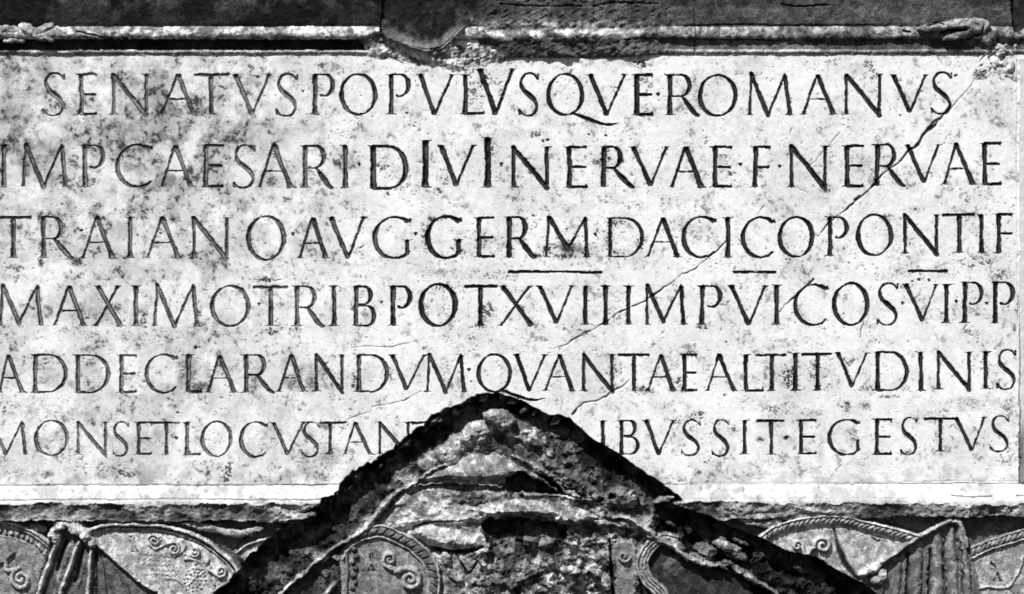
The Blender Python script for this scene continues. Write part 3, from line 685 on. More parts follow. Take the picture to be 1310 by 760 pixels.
row(654, 170, K4, 70, 278, [('N', 2, 194, A(None, w=1.1)), ('E', 282, 382), ('R', 456, 622, A(568, w=1.1)), ('V', 618, 792, A(708, b=272)), ('A', 818, 968, A(887, w=1.1)), ('E', 1022, 1118), ('.', 1163, 160), ('F', 1226, 1312, A(None, w=1.05))])
row(980, 170, K4, 64, 275, [('.', 70, 172), ('N', 120, 312, A(None, b=280)), ('E', 400, 492), ('R', 552, 704, A(660, t=60, b=270)), ('V', 718, 878, A(805, t=60, b=255)), ('A', 908, 1052, A(965, t=52, b=264)), ('E', 1098, 1190, A(None, t=50, b=264))])
row(0, 170, K4, 428, 638, [('T', 0, 152, A(68)), ('R', 206, 370, A(322, t=424)), ('A', 420, 572, A(495)), ('I', 648, 674), ('A', 750, 905, A(825)), ('N', 975, 1164, A(None, t=432)), ('O', 1250, 1454, A(None, t=425, b=645))])
row(327, 170, K4, 430, 638, [('.', 192, 515), ('A', 222, 358, A(290)), ('V', 382, 550, A(472)), ('G', 592, 784), ('.', 812, 515), ('G', 858, 1046, A(None, t=426, b=636, w=1.15)), ('E', 1122, 1210, A(None, b=634)), ('R', 1274, 1420, A(1382, t=426, b=634, w=1.1))])
row(654, 170, K4, 430, 634, [('M', 160, 395, A((178, 194, 290, 376, 386, 590))), ('.', 430, 518), ('D', 492, 676, A(None, w=.85)), ('A', 696, 846, A(770)), ('C', 863, 1040), ('I', 1090, 1112), ('C', 1165, 1338)])
row(980, 170, K4, 428, 628, [('O', 58, 246, A(None, b=632)), ('P', 312, 420), ('O', 455, 648, A(None, t=416, b=624)), ('N', 696, 878, A(None, t=414, b=614)), ('T', 902, 1056, A(982, t=414, b=612)), ('I', 1084, 1106, A(None, t=414, b=612)), ('F', 1170, 1250, A(None, t=412, b=612))])
row(0, 350, K4, 62, 268, [('M', -5, 210, A((2, 14, 97, 190, 206, 255))), ('A', 275, 425, A(352)), ('X', 488, 615), ('I', 680, 704), ('M', 785, 1005, A((786, 800, 885, 980, 1000))), ('O', 1066, 1274, A(None, t=64, b=270)), ('T', 1292, 1454, A(1375, t=66))])
row(327, 350, K4, 64, 268, [('.', 18, 155), ('R', 198, 344, A(310)), ('I', 387, 411), ('B', 498, 612), ('.', 642, 148), ('P', 684, 796, A(None, w=1.1)), ('O', 826, 1028, A(None, t=56, w=1.15)), ('T', 1066, 1222, A(1142, w=1.1)), ('X', 1245, 1402)])
row(654, 350, K4, 62, 262, [('V', 146, 308, A(230, b=255)), ('I', 364, 387), ('I', 468, 491), ('I', 584, 607), ('M', 688, 880, A((690, 692, 775, 862, 878, 245))), ('P', 958, 1070), ('V', 1116, 1290, A(1210))])
row(980, 350, K4, 56, 262, [('I', 44, 68), ('C', 136, 316), ('O', 334, 526, A(None, t=50)), ('S', 564, 672, A(None, t=50)), ('.', 693, 150), ('V', 710, 868, A(795, t=54, b=240)), ('I', 906, 930, A(None, b=254)), ('.', 968, 145), ('P', 998, 1106, A(None, t=46, b=252)), ('.', 1122, 152), ('P', 1152, 1264, A(None, t=44, b=254))])
row(0, 350, K4, 412, 606, [('A', -6, 116, A(40)), ('D', 168, 344), ('D', 384, 560), ('E', 604, 690), ('C', 732, 902), ('L', 944, 1022, A(None, w=1.15)), ('A', 1056, 1190, A(1115, w=1.1)), ('R', 1238, 1388, A(1350))])
row(327, 350, K4, 412, 602, [('A', 118, 246, A(182)), ('N', 298, 450), ('D', 512, 680), ('V', 696, 858, A(768, b=590)), ('M', 870, 1066, A((874, 884, 966, 1044, 1058))), ('.', 1085, 490), ('Q', 1122, 1304, A((1475, 638)))])
row(654, 350, K4, 410, 598, [('V', 28, 172, A(95)), ('A', 176, 312, A(243)), ('N', 358, 524), ('T', 548, 696, A(625)), ('A', 696, 826, A(760)), ('E', 868, 940), ('A', 998, 1130, A(1057)), ('L', 1180, 1280), ('T', 1246, 1392, A(1326))])
row(980, 350, K4, 402, 596, [('I', 138, 160), ('T', 186, 328, A(262, t=406)), ('V', 364, 514, A(440, b=578)), ('D', 556, 726, A(None, t=398)), ('I', 776, 800, A(None, t=398)), ('N', 868, 1042, A(None, t=398, b=588)), ('I', 1104, 1128, A(None, t=394, b=588)), ('S', 1174, 1270, A(None, t=388, b=590))])
K3 = 330 / 1045.0
row(0, 520, K3, 63, 197, [('M', -70, 105, A((-60, -42, 25, 90, 104, 194))), ('O', 138, 280, A(None, t=58, b=200)), ('N', 310, 434), ('S', 456, 522, A(None, b=202)), ('E', 554, 614), ('T', 622, 726, A(675)), ('.', 716, 130), ('L', 750, 812), ('O', 812, 944, A(None, b=204)), ('C', 968, 1084, A(None, b=204))])
row(327, 520, K3, 64, 196, [('V', 72, 194, A(130)), ('S', 188, 258, A(None, b=205)), ('T', 262, 366, A(302)), ('A', 362, 464, A(405)), ('N', 496, 624), ('T', 636, 740, A(690))])
row(654, 520, K3, 56, 196, [('I', 362, 380), ('B', 438, 522), ('V', 546, 658, A(600)), ('S', 690, 766, A(None, b=200)), ('S', 814, 886, A(None, b=202)), ('I', 934, 956), ('T', 998, 1106, A(1054))])
row(980, 520, K3, 54, 196, [('.', 84, 126), ('E', 134, 202), ('G', 248, 382), ('E', 440, 506, A(None, t=50)), ('S', 546, 614, A(None, t=46)), ('T', 646, 774, A(708, t=48, b=184)), ('V', 770, 884, A(835, t=44, b=182)), ('S', 908, 986, A(None, t=40, b=184))])
for (xa, xb, yy) in ((652, 770, 348), (939.5, 991.5, 348.2), (1163, 1210.5, 347.2)):
    gid = part('panel', 'overbar'); p = Pen(gid)
    p.stroke([(xa, yy), ((xa + xb) / 2, yy + .2), (xb, yy + (.6 if xb < 800 else 0))], [4.8, 3.3, 4.6])
gid = part('panel', 'overbar'); p = Pen(gid)
p.stroke([(325, 358), (345, 360), (362, 357)], [1.2, 1.6, 1.0])

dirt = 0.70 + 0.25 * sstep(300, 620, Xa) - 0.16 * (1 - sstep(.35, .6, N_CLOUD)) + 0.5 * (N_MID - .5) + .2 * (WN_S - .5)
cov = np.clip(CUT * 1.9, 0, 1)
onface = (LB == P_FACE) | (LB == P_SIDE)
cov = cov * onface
dirt_lit = 0.008 + 0.02 * N_FINE + 0.16 * np.clip(.82 - dirt, 0, 1) + (.16 * (1 - sstep(200, 700, Xa)) + .03) * sstep(1.2, 2.4, CUT) * sstep(.35, .6, N_MID)  # dirt in the cuts; left rows' groove centres painted lighter as lit faces
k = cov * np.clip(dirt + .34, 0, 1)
T[:] = T * (1 - k) + dirt_lit * k
# dirt that has crept a little out of the cuts
halo = blur1(blur1(blur1(np.clip(CUT, 0, 1))))
hk = np.clip(halo * 1.2, 0, 1) * (1 - cov) * sstep(.42, .72, N_SPECK * .5 + N_MID * .5) * .55 * onface
T[:] = T * (1 - hk) + .15 * hk
H -= np.clip(CUT, 0, 4) * 1.45 * onface
LT[~onface] = 0
LT[CUT < 0.12] = 0

# ------------------------------------------------------------------ relief at the bottom
def key_shield(key, label, base):
    thing(key, 'relief_shield', label, 'carved shield', base, 'carved shields in the relief below the inscription')
key_shield('shA', 'carved shield with a beaded rim and one scroll, cut off at the far left', (20, 770))
key_shield('shB', 'carved shield with plain double rim, scrolls, scales and a small flower at left', (205, 770))
key_shield('shC', 'broken shield piece with pale scroll beside the dark gable scar at left', (345, 720))
key_shield('shD', 'carved shield with twisted rope rim and two spirals below the middle', (505, 770))
key_shield('shE', 'dark hollow shield with ribbed curved rim right of the middle', (850, 770))
key_shield('shF', 'carved shield with rope rim and two curled tendrils at right', (1080, 770))
key_shield('shG', 'carved shield marked S A, cut off at the far right', (1290, 770))
thing('drL', 'carved_drapery', 'pleated carved cloth hanging between two shields at left', 'carved cloth', (110, 770), 'carved pleated cloths')
thing('drR', 'carved_drapery', 'pointed pleated carved cloth hanging below the ledge at right', 'carved cloth', (1190, 770), 'carved pleated cloths')

def scroll(cx, cy, r, lab, turns=1.6, a0=0, cw=1, tail=None, w=None, base=-6, hgt=3, tone=.42):
    pts = []
    n = 26
    for i in range(n + 1):
        t = i / n
        a = a0 + cw * turns * 2 * math.pi * t
        rr = r * (1 - .88 * t)
        pts.append((cx + rr * math.cos(a), cy + rr * math.sin(a)))
    if tail: pts = catmull(list(tail) + [pts[0]], 6) + pts[1:]
    w = (w or r * .2) * 1.15; hgt = hgt * 1.5; tone = tone * 1.2
    ridge(pts, [w, w, w * .8], base, hgt, lab, tone, smooth=False, add=False)
    groove([(cx - .5, cy), (cx + .5, cy)], r * .16, 2, False)

def text_on(chars, lab_key, h=9, depth=1.6, tone=.08, wk=2.5):
    for ch, cx, cy, wd in chars:
        gid = part(lab_key, 'letter', 'small carved ' + ch)
        before = CUT.copy()
        CUT[:] = 0; sv = LT.copy()
        glyph(ch, cx - wd / 2, cx + wd / 2, cy - h / 2, cy + h / 2, None, gid, wk)
        c = np.clip(CUT, 0, 2)
        H[:] -= c * depth
        kk = np.clip(CUT * 1.2, 0, 1); T[:] = T * (1 - kk) + tone * kk
        mk = CUT > .15
        LT[:] = sv; LT[mk] = gid
        CUT[:] = np.maximum(before, CUT)

def rope(pts, w, base, hgt, lab, tone, pitch=6.0, slant=1.0, gd=2.2, gt=.1):
    ridge(pts, w, base, hgt, lab, tone, tvar=.5)
    q = catmull(pts, 10)
    acc = 0; last = q[0]
    for a, b in zip(q[:-1], q[1:]):
        d = math.hypot(b[0] - a[0], b[1] - a[1]); acc += d
        if acc >= pitch:
            acc = 0
            tx, ty = (b[0] - a[0]) / d, (b[1] - a[1]) / d
            nx, ny = -ty, tx
            g = w * .55
            groove([(b[0] - nx * g - tx * g * slant, b[1] - ny * g - ty * g * slant), (b[0] + nx * g + tx * g * slant, b[1] + ny * g + ty * g * slant)], 1.1, gd, False, tone=gt, tstr=.6)
def offset(pts, d):
    out = []
    for i, p in enumerate(pts):
        a = pts[max(i - 1, 0)]; b = pts[min(i + 1, len(pts) - 1)]
        dx, dy = b[0] - a[0], b[1] - a[1]; L = math.hypot(dx, dy)
        out.append((p[0] - dy / L * d, p[1] + dx / L * d))
    return out

# far left shield
pa = part('shA', 'field'); pr = part('shA', 'rim'); ps = part('shA', 'scroll'); ph = part('shA', 'horn')
arcA = [(-60, 672), (-25, 666), (0, 668), (25, 674), (47, 684), (62, 696), (72, 712)]
plate([(-60, 672), (-25, 668), (0, 670), (25, 676), (47, 686), (64, 698), (74, 716), (70, 790), (-60, 790)], -8, pa, 3, .26, dome=2, rough=2)
ridge(arcA, 2.6, -8, 6, pr, .5, tvar=.6)
ridge(offset(arcA, 4.5), 1.6, -8, 4, pr, .35, tvar=.6)
inner = offset(catmull(arcA, 6), 12)
ridge(inner, 5, -9, 3, pr, .3, smooth=False)
for i, q in enumerate(inner[::2]):
    lump(q[0], q[1], 2.8, 3.6, -2.5, pr, .38, rough=1, base=-7); groove([(q[0] + 3.2, q[1] - 3), (q[0] + 2.6, q[1] + 3)], 1, 2, False, tone=.05)
ridge(offset(arcA, 18), 1.3, -8, 3, pr, .35)
scroll(27, 741, 14, ps, 1.7, -1.8, -1, [(-8, 700), (6, 716), (10, 730)], 2.8, -6, 4, .40)
plate([(-20, 712), (-4, 708), (8, 704), (21, 706), (12, 716), (2, 722), (-20, 736)], -1, ph, 3, .22, rough=3)
# shield B
pb = part('shB', 'field'); pbr = part('shB', 'rim'); pbs = part('shB', 'scroll'); pbf = part('shB', 'flower'); pbc = part('shB', 'scale_pattern')
arcB = [(104, 685), (118, 677), (140, 672), (167, 671), (202, 673), (234, 680), (262, 692), (284, 708), (298, 722), (306, 736)]
plate([(104, 686)] + arcB[1:] + [(306, 748), (292, 790), (104, 790)], -7, pb, 2.5, .52, dome=2.5, rough=1.5)
ridge(arcB, 3.0, -5, 8, pbr, .55, tvar=.8)
ridge(offset(arcB, 5.5), 2.0, -7, 4.5, pbr, .42, tvar=.7)
groove(offset(arcB, 3.0), 1.0, 3.0, tone=.06)
groove(offset(arcB, 8.3), .9, 1.5, tone=.12, tstr=.6)
text_on([('I', 166.5, 690, 2), ('O', 174.5, 690, 8), ('A', 172.5, 702, 7)], 'shB', 9, 1.1, .10, 1.5)
scroll(197, 692, 7.5, pbs, 1.4, -2.4, 1, [(190, 689), (187, 696), (195, 704), (208, 702)][:1], 1.5, -4.5, 3, .45)
ridge([(190, 697), (198, 703), (208, 699), (214, 694)], 1.4, -4.5, 3, pbs, .45)
scroll(222, 703, 8.5, pbs, 1.5, -1.6, 1, [(212, 697)], 1.8, -4.5, 3.2, .45)
ridge([(222, 712), (231, 708), (237, 700), (233, 692)], 1.6, -4.5, 3, pbs, .42)
scroll(249, 706, 6.5, pbs, 1.4, 2.6, -1, None, 1.6, -4.5, 3, .4)
ridge([(236, 716), (248, 716), (258, 724), (268, 738), (274, 748)], 1.7, -4.5, 3, pbs, .42)
scroll(283, 731, 8, pbs, 1.5, 2.4, -1, [(266, 728), (270, 742)][:1], 1.8, -4.5, 3.2, .42)
ridge([(266, 716), (262, 724), (266, 734)], 1.8, -4.5, 3, pbs, .42)
for k in range(24):      # leaf shapes filling the vine
    r = random.Random(40 + k)
    t = r.random()
    lump(232 + 52 * t + (r.random() - .5) * 12, 712 + 26 * t + (r.random() - .5) * 10, 2.6, 1.7, -2.5, pbs, .36, r.random() * 3, rough=1, base=-5)
for j in range(5):
    for i in range(8):
        x0 = 180 + i * 6.4 + (j % 2) * 3 + j * 2; y0 = 710 + j * 6.2 + i * .7
        if x0 > 222 or (j > 2 and i < 1): continue
        groove([(x0 - 2.4, y0 + .8), (x0, y0 - 1.4), (x0 + 2.4, y0 + 1.2)], .75, 1.3, tone=.1, tstr=.75)
plate([(179, 706), (222, 708), (222, 742), (190, 742)], 0, pbc, edge=1, mode='min') if False else None
sl = window(178, 707, 224, 741); f = poly_sdf(sl, [(178, 706), (222, 710), (226, 735), (192, 741)]); LB[sl][(f > 0) & (LB[sl] == pb)] = pbc
for ring, n, r0 in ((1, 6, 4.5), (2, 11, 9.0), (3, 16, 13.5)):
    for i in range(n):
        a = 2 * math.pi * i / n + ring * .3
        lump(249 + r0 * math.cos(a), 741 + r0 * math.sin(a), 2.3, 2.0, -2.2, pbf, .42, a, rough=.8, base=-6)
lump(249, 741, 3, 3, -1.5, pbf, .45, base=-6)
ridge([(214, 741), (226, 742), (238, 752), (244, 762)], 1.1, -4.5, 2, pbs, .45); ridge([(214, 741), (216, 750), (230, 764)], 1.1, -4.5, 2, pbs, .45)
# broken ledge stone above shield B
thing('frag', 'broken_ledge_stone', 'rough grey stone fragments under the ledge between shield and gable scar', 'stone fragment', (300, 690))
pf = None
for (cx, cy, rx, ry, tp, tn, an) in [(268, 676, 30, 5, 0, .32, .12), (300, 681, 26, 5.5, 1, .4, .12), (325, 678, 14, 4, 2, .36, -.1), (250, 671, 20, 3.5, -1, .3, .02), (350, 668, 22, 2.2, 3, .5, 0), (48, 676, 12, 5, -3, .28, .3), (172, 668, 50, 2.5, -4, .35, 0), (365, 676, 14, 3, 0, .3, -.15)]:
    pf = part('frag', 'fragment')
    lump(cx, cy, rx, ry, tp, pf, tn, an, rough=5)
# shield C piece
pc = part('shC', 'field'); pcs = part('shC', 'scroll')
plate([(300, 712), (312, 700), (330, 693), (352, 688), (372, 682), (380, 692), (356, 714), (332, 724), (312, 722)], -8, pc, 3, .40, dome=2, rough=2)
ridge([(302, 708), (316, 698), (334, 692), (356, 687), (376, 680)], 1.6, -7, 5, pc, .5)
scroll(337, 707, 8, pcs, 1.4, 3.1, 1, [(316, 714), (325, 706)], 2.2, -5, 3.5, .5)
groove([(296, 706), (312, 690), (322, 684)], 1.2, 4, tone=.05)

# drapery left
dl = part('drL', 'cloth'); dlf = [part('drL', 'fold') for _ in range(5)]; dle = part('drL', 'hem', 'pale broken upper edge of the cloth')
plate([(64, 690), (68, 672), (90, 668), (113, 682), (152, 720), (200, 757), (210, 790), (34, 790)], -10, dl, 4, .12, rough=3)
ridge([(76, 684), (64, 716), (48, 762), (42, 790)], [3, 3.4, 4], -10, 10, dlf[0], .50, tvar=.9)
ridge([(99, 694), (90, 722), (76, 764), (68, 790)], [3, 3.2, 4], -10, 10, dlf[1], .46, tvar=.9)
ridge([(117, 700), (114, 730), (112, 790)], [2.6, 3.2, 3], -10, 10, dlf[2], .44, tvar=.9)
ridge([(88, 700), (78, 730), (62, 780)], [3, 4, 5], -14, 6, dl, .22, tvar=1.)
ridge([(108, 704), (102, 740), (94, 780)], [3, 4, 4], -14, 6, dl, .14, tvar=1.)
ridge([(126, 712), (132, 740), (136, 790)], [2, 2.5, 3], -12, 6, dlf[3], .12)
ridge([(142, 722), (160, 750), (170, 790)], [2, 3, 3], -12, 5, dlf[4], .10)
ridge([(68, 694), (70, 677), (80, 671), (96, 674), (112, 684), (122, 694)], [3, 7, 8, 5], -8, 13, dle, .55, tvar=1.0)
ridge([(106, 680), (126, 698), (151, 721), (176, 742), (198, 756)], [3, 3, 2.2, 3], -8, 8, dle, .5, tvar=.8)
for cx, cy, rx, ry, tp in [(95, 680, 10, 5, 6), (108, 687, 8, 6, 7), (76, 674, 8, 4, 5), (118, 696, 6, 5, 5)]:
    lump(cx, cy, rx, ry, tp, dle, .55, .5, rough=6)
groove([(84, 694), (76, 716), (72, 730)], 3.2, 6, tone=.04, tstr=.8); groove([(106, 700), (101, 720), (96, 744)], 3.5, 6, tone=.04, tstr=.8); groove([(122, 708), (123, 764)], 2.6, 4, tone=.05)

# shield F (right) before the scar
pF = part('shF', 'field'); pFr = part('shF', 'rope_rim'); pFs = part('shF', 'scroll'); pFb = part('shF', 'strap')
arcF = [(976, 690), (990, 679), (1011, 671), (1043, 666), (1075, 666), (1106, 671), (1138, 679), (1160, 686), (1182, 694)]
plate([(976, 692)] + arcF[1:] + [(1190, 720), (1180, 790), (980, 790)], -4, pF, 3, .44, dome=2, rough=3)
rope(arcF, 5.5, -3, 8.5, pFr, .44, 6.2, -.9, 2.6)
ridge(offset(arcF, -4.6), 2.0, -1, 8, pFr, .6, tvar=.8)
ridge(offset(arcF, 7.2), 1.4, -6, 4, pFr, .45)
scroll(1021, 698, 7, pFs, 1.4, .4, -1, [(1030, 710)], 1.8, -1, 4, .5)
scroll(1052, 697, 11, pFs, 1.5, 2.9, 1, [(1033, 714), (1036, 704)], 2.6, -1, 5, .5)
groove([(1066, 673), (1070, 688), (1073, 702), (1082, 722), (1098, 742)], [2.0, 3.5, 5.5, 4], 6, tone=.03)
ridge([(1072, 676), (1078, 694), (1084, 712)], 1.5, -5, 3, pFb, .42)
groove([(1116, 688), (1122, 692), (1126, 691)], 1.6, 2.5, tone=.06)
for (cx, cy, rx, ry, tp, tn, an) in [(990, 668, 12, 4, 4, .5, -.2), (1000, 676, 14, 4, 2, .35, -.3), (985, 682, 12, 3, 1, .3, -.3), (1035, 652, 18, 5, 11, .45, .1), (1070, 655, 20, 4, 10, .4, 0)]:
    lump(cx, cy, rx, ry, tp, pFr if cy > 660 else P_UNDER, tn, an, rough=6)
# shield G
pG = part('shG', 'field'); pGr = part('shG', 'rope_rim'); pGl = part('shG', 'ridge_line')
arcG = [(1236, 712), (1250, 704), (1270, 696), (1292, 689), (1316, 683), (1350, 678)]
plate([(1236, 714)] + arcG[1:] + [(1350, 790), (1240, 790)], -8, pG, 3, .40, dome=2, rough=2)
rope(arcG, 5.5, -8, 7, pGr, .33, 6.2, -.9, 2.6)
ridge(offset(arcG, -5.4), 1.3, -7, 6, pGr, .36); ridge(offset(arcG, 6.6), 1.3, -6, 4, pGr, .5)
text_on([('S', 1271.5, 724, 7), ('A', 1276.5, 739, 9)], 'shG', 12, 1.5, .06)
ridge([(1310, 712), (1302, 736), (1288, 752), (1262, 752), (1248, 756)], 1.6, -6, 3, pGl, .5)
# drapery right
dr = part('drR', 'cloth'); drf = [part('drR', 'fold') for _ in range(6)]; dre = part('drR', 'hem', 'raised slanting edge of the cloth')
plate([(1098, 752), (1106, 730), (1132, 714), (1176, 687), (1214, 664), (1234, 666), (1240, 695), (1258, 764), (1262, 790), (1110, 790)], -6, dr, 4, .17, rough=3, rs=N_MID)
for i, (q, w, hh, tn) in enumerate([([(1150, 722), (1146, 760), (1140, 800)], 6, 6, .15), ([(1176, 704), (1172, 750), (1168, 800)], 7, 7, .16), ([(1200, 684), (1200, 740), (1198, 800)], 8, 8, .24), ([(1218, 676), (1220, 730), (1222, 800)], 6, 7, .24), ([(1228, 672), (1235, 720), (1244, 800)], 5, 8, .27), ([(1132, 728), (1126, 762), (1122, 800)], 6, 6, .12)]):
    ridge(q, [w * .7, w, w], -7, hh, drf[i], tn, tvar=.9)
groove([(1162, 708), (1158, 764)], 2.5, 6, tone=.02, warp=3, tstr=.75); groove([(1190, 700), (1188, 764)], 3, 6, tone=.02, warp=3, tstr=.75); groove([(1210, 690), (1212, 764)], 2, 4, tone=.04, warp=3, tstr=.75); groove([(1228, 690), (1234, 764)], 1.6, 4, tone=.04, warp=3, tstr=.75)
ridge([(1216, 666), (1196, 676), (1172, 690), (1150, 705), (1128, 718), (1108, 730)], [5, 3.5, 3, 3, 5], -3, 9, dre, .42, tvar=.9)
ridge([(1214, 668), (1226, 667), (1233, 680), (1238, 700)], [3, 4, 3, 2], -3, 8, dre, .36, tvar=.8)
for (cx, cy, rx, ry, tp, tn, an) in [(1114, 728, 15, 7, 8, .62, -.5), (1122, 742, 9, 8, 6, .5, .3), (1104, 734, 8, 5, 4, .6, -.3), (1128, 736, 7, 9, 5, .4, .2)]:
    lump(cx, cy, rx, ry, tp, dre, tn, an, rough=6)

# ------------------------------------------------------------------ the gable scar with its rough core
thing('scar', 'gable_scar', 'dark gable-shaped scar of a removed roof cut through ledge and inscription', 'roof scar', (700, 770))
p_bed = part('scar', 'rough_bed'); p_rl = part('scar', 'raised_edge', 'pale raised edge running down to the left')
p_rr = part('scar', 'raised_edge', 'pale crooked raised edge running down to the right')
OUT = [(244, 790), (268, 762), (285, 748), (303, 733), (318, 712), (340, 694), (362, 672), (386, 655), (408, 642), (428, 634), (436, 618), (452, 606), (470, 592), (494, 580), (508, 568), (520, 556), (536, 545), (548, 541), (553, 532), (564, 528), (572, 519), (590, 515), (604, 507), (622, 503), (641, 502), (656, 507), (672, 514), (690, 524), (702, 532), (716, 531), (730, 535), (740, 545), (752, 556), (766, 566), (786, 577), (806, 590), (826, 604), (848, 620), (866, 632), (874, 640), (862, 644), (882, 652), (908, 660), (930, 672), (958, 682), (984, 694), (1006, 704), (1026, 708), (1046, 712), (1060, 722), (1080, 734), (1100, 745), (1120, 758), (1150, 790)]
sl = window(200, 480, 1200, 900)
X_ = GX[sl]
rag = (N_MID[sl] - .5) * 14 + (N_FINE[sl] - .5) * 5
f = poly_sdf(sl, OUT, .8) + rag * np.where(X_ < 650, .75, .22)
X = GX[sl]; Y = GY[sl]
# height: a steep cut, floor rising away from the cut towards the core
deep = 34 + 6 * (N_BIG[sl] - .5)
floor = -deep + np.clip((f - 16) / 60, 0, 1) * 26 + (ROCK[sl] - .5) * 14 + (ROCK2[sl] - .5) * 4 + (N_MID2[sl] - .5) * 16
wall_k = np.clip(f / (3 + 9 * sstep(.45, .62, N_MID2[sl]) * (X < 660)), 0, 1)
new = H[sl] * (1 - wall_k) + floor * wall_k
m = f > 0
H[sl][m] = new[m]
LB[sl][m] = p_bed; LT[sl][m] = 0
cut_shade = sstep(58, 26, f + (N_MID2[sl] - .5) * 50 - 24 * sstep(500, 440, X) - 14 * sstep(820, 880, X))  # shadow band below the cut, painted into the bed tone
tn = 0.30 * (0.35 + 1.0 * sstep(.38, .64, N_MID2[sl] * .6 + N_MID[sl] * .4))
tn = tn * (1 - .80 * cut_shade) * (1 - .4 * sstep(800, 860, X))
T[sl][m] = tn[m]
# crumbling fringe on the upper left slope
for k in range(34):
    r = random.Random(1200 + k)
    i = r.randrange(8, 30); a, b = OUT[i], OUT[i + 1]; t = r.random()
    lump(lerp(a[0], b[0], t) + r.random() * 8 - 2, lerp(a[1], b[1], t) + 3 + r.random() * 9, 3 + r.random() * 7, 1.5 + r.random() * 3, -4 - r.random() * 10, p_bed, .05 + .12 * r.random(), -.6, rough=4)
thing('core', 'stone_core', 'rough broken figure and rubble mass inside the gable scar', 'rubble', (650, 770))
pk = [part('core', 'boulder') for _ in range(7)]
pm = part('core', 'rounded_back', 'smooth pale dome-like carved mass'); pl_ = part('core', 'ledge', 'pale horizontal broken ledge'); pt = part('core', 'limb', 'rounded horizontal carved limb'); pg = part('core', 'rubble_face', 'rough pitted rubble face at the bottom')
ps2 = part('core', 'slab_strip', 'smoother upright strip with a curl'); pw = part('core', 'whorl', 'round splintered knot')
# general body of the core
body = [(560, 600), (580, 570), (600, 548), (625, 530), (650, 524), (676, 540), (696, 556), (716, 580), (742, 606), (770, 640), (792, 662), (820, 680), (830, 790), (556, 790), (548, 730), (520, 690), (470, 682), (492, 648), (520, 624)]
sl, mm = plate(body, -14, pg, 10, .20, rough=14, mode='set')
X = GX[sl]; Y = GY[sl]
CR = fbm(24, 6, 611, .66, 1.6)
H[sl][mm] += ((STRAT[sl] - .5) * 12 + (ROCK2[sl] - .5) * 8 + (CR[sl] - .5) * 26)[mm]
T[sl][mm] = (0.10 + .30 * sstep(.38, .64, N_MID[sl] * .5 + N_FINE[sl] * .5))[mm]
BOULD = [(640, 535, 22, 12, 8, .34, .2), (608, 556, 20, 17, 5, .32, -.5), (575, 580, 15, 14, 4, .32, .2), (668, 548, 16, 9, -12, .10, .5), (544, 597, 12, 9, -10, .22, .3), (625, 573, 12, 6, -12, .10, 0), (700, 575, 18, 12, -12, .16, .7)]
for i, b in enumerate(BOULD): lump(*b[:5], pk[i], b[5], b[6], rough=8)
# left flank plane with streaks
plate([(430, 706), (466, 676), (490, 646), (516, 626), (548, 604), (572, 592), (600, 582), (622, 600), (640, 640), (600, 700), (560, 700), (520, 684), (480, 676), (450, 690)], -10, pl_, 8, .24, rough=8, rs=STRAT)
sl, mm = plate([(536, 614), (560, 598), (585, 585), (612, 578), (642, 583), (664, 593), (684, 605), (666, 612), (640, 620), (600, 621), (560, 619)], 0, pm, edge=12, tone=.46, smooth=True, dome=12, rough=4, rs=N_MID2, tilt=(-.03, .16))
T[sl][mm] *= (.55 + .7 * sstep(.36, .62, N_MID2[sl][mm]))
plate([(644, 613), (664, 603), (690, 606), (716, 618), (744, 632), (756, 640), (716, 637), (680, 634), (650, 628)], -34, pg, 5, .07, rough=16, rs=ROCK2, warp=3)
ridge([(514, 624), (560, 618), (600, 619), (640, 622)], [1, 1.6, 1.2], -6, 7, pl_, .45, tvar=.9, warp=2.4)
groove([(512, 633), (540, 631), (572, 636)], [1.5, 3.2, 1.5], 9, tone=.04)
groove([(562, 647), (600, 649), (632, 640)], [1, 2, 1], 6, tone=.06)
CS = fbm(20, 5, 633, .62, 3.2)
def slabby(poly, lev, edge, tn, lab, rg=12, w=2.5, tl=(0, 0)):
    sl, mm = plate(poly, lev, lab, edge, tone=tn, rough=rg, rs=CS, warp=w, tilt=tl)
    T[sl][mm] *= (.45 + .9 * sstep(.38, .60, CS[sl][mm]))
slabby([(494, 652), (512, 630), (530, 621), (600, 621), (646, 626), (650, 644), (620, 648), (566, 650), (520, 652)], -4, 5, .36, pl_, 12, tl=(0, .12))
slabby([(492, 664), (506, 646), (540, 638), (590, 646), (640, 648), (640, 664), (590, 672), (540, 670), (500, 680)], -4, 5, .40, pl_, 14)
slabby([(600, 652), (626, 642), (660, 638), (700, 641), (736, 648), (764, 660), (742, 674), (722, 672), (706, 660), (660, 659), (626, 664)], 4, 6, .66, pl_, 9, tl=(0, .25))
slabby([(560, 634), (600, 628), (650, 630), (640, 640), (590, 642)], -2, 4, .40, pl_, 9)
slabby([(620, 556), (660, 560), (700, 580), (724, 600), (700, 606), (668, 590), (636, 578)], -14, 6, .22, pg, 14)
plate([(520, 684), (532, 672), (552, 670), (576, 678), (604, 682), (626, 690), (618, 702), (590, 705), (556, 700), (536, 694)], -6, pt, edge=8, tone=.40, smooth=True, dome=9, rough=4, rs=N_MID2, warp=2)
slabby([(552, 706), (600, 708), (622, 716), (610, 740), (590, 760), (560, 790), (550, 750)], -12, 5, .32, pg, 12)
groove([(528, 674), (552, 668), (590, 667)], [1, 2, 1], 6, tone=.05)
groove([(556, 703), (590, 706), (618, 700)], [3, 4, 3], 10, tone=.03)
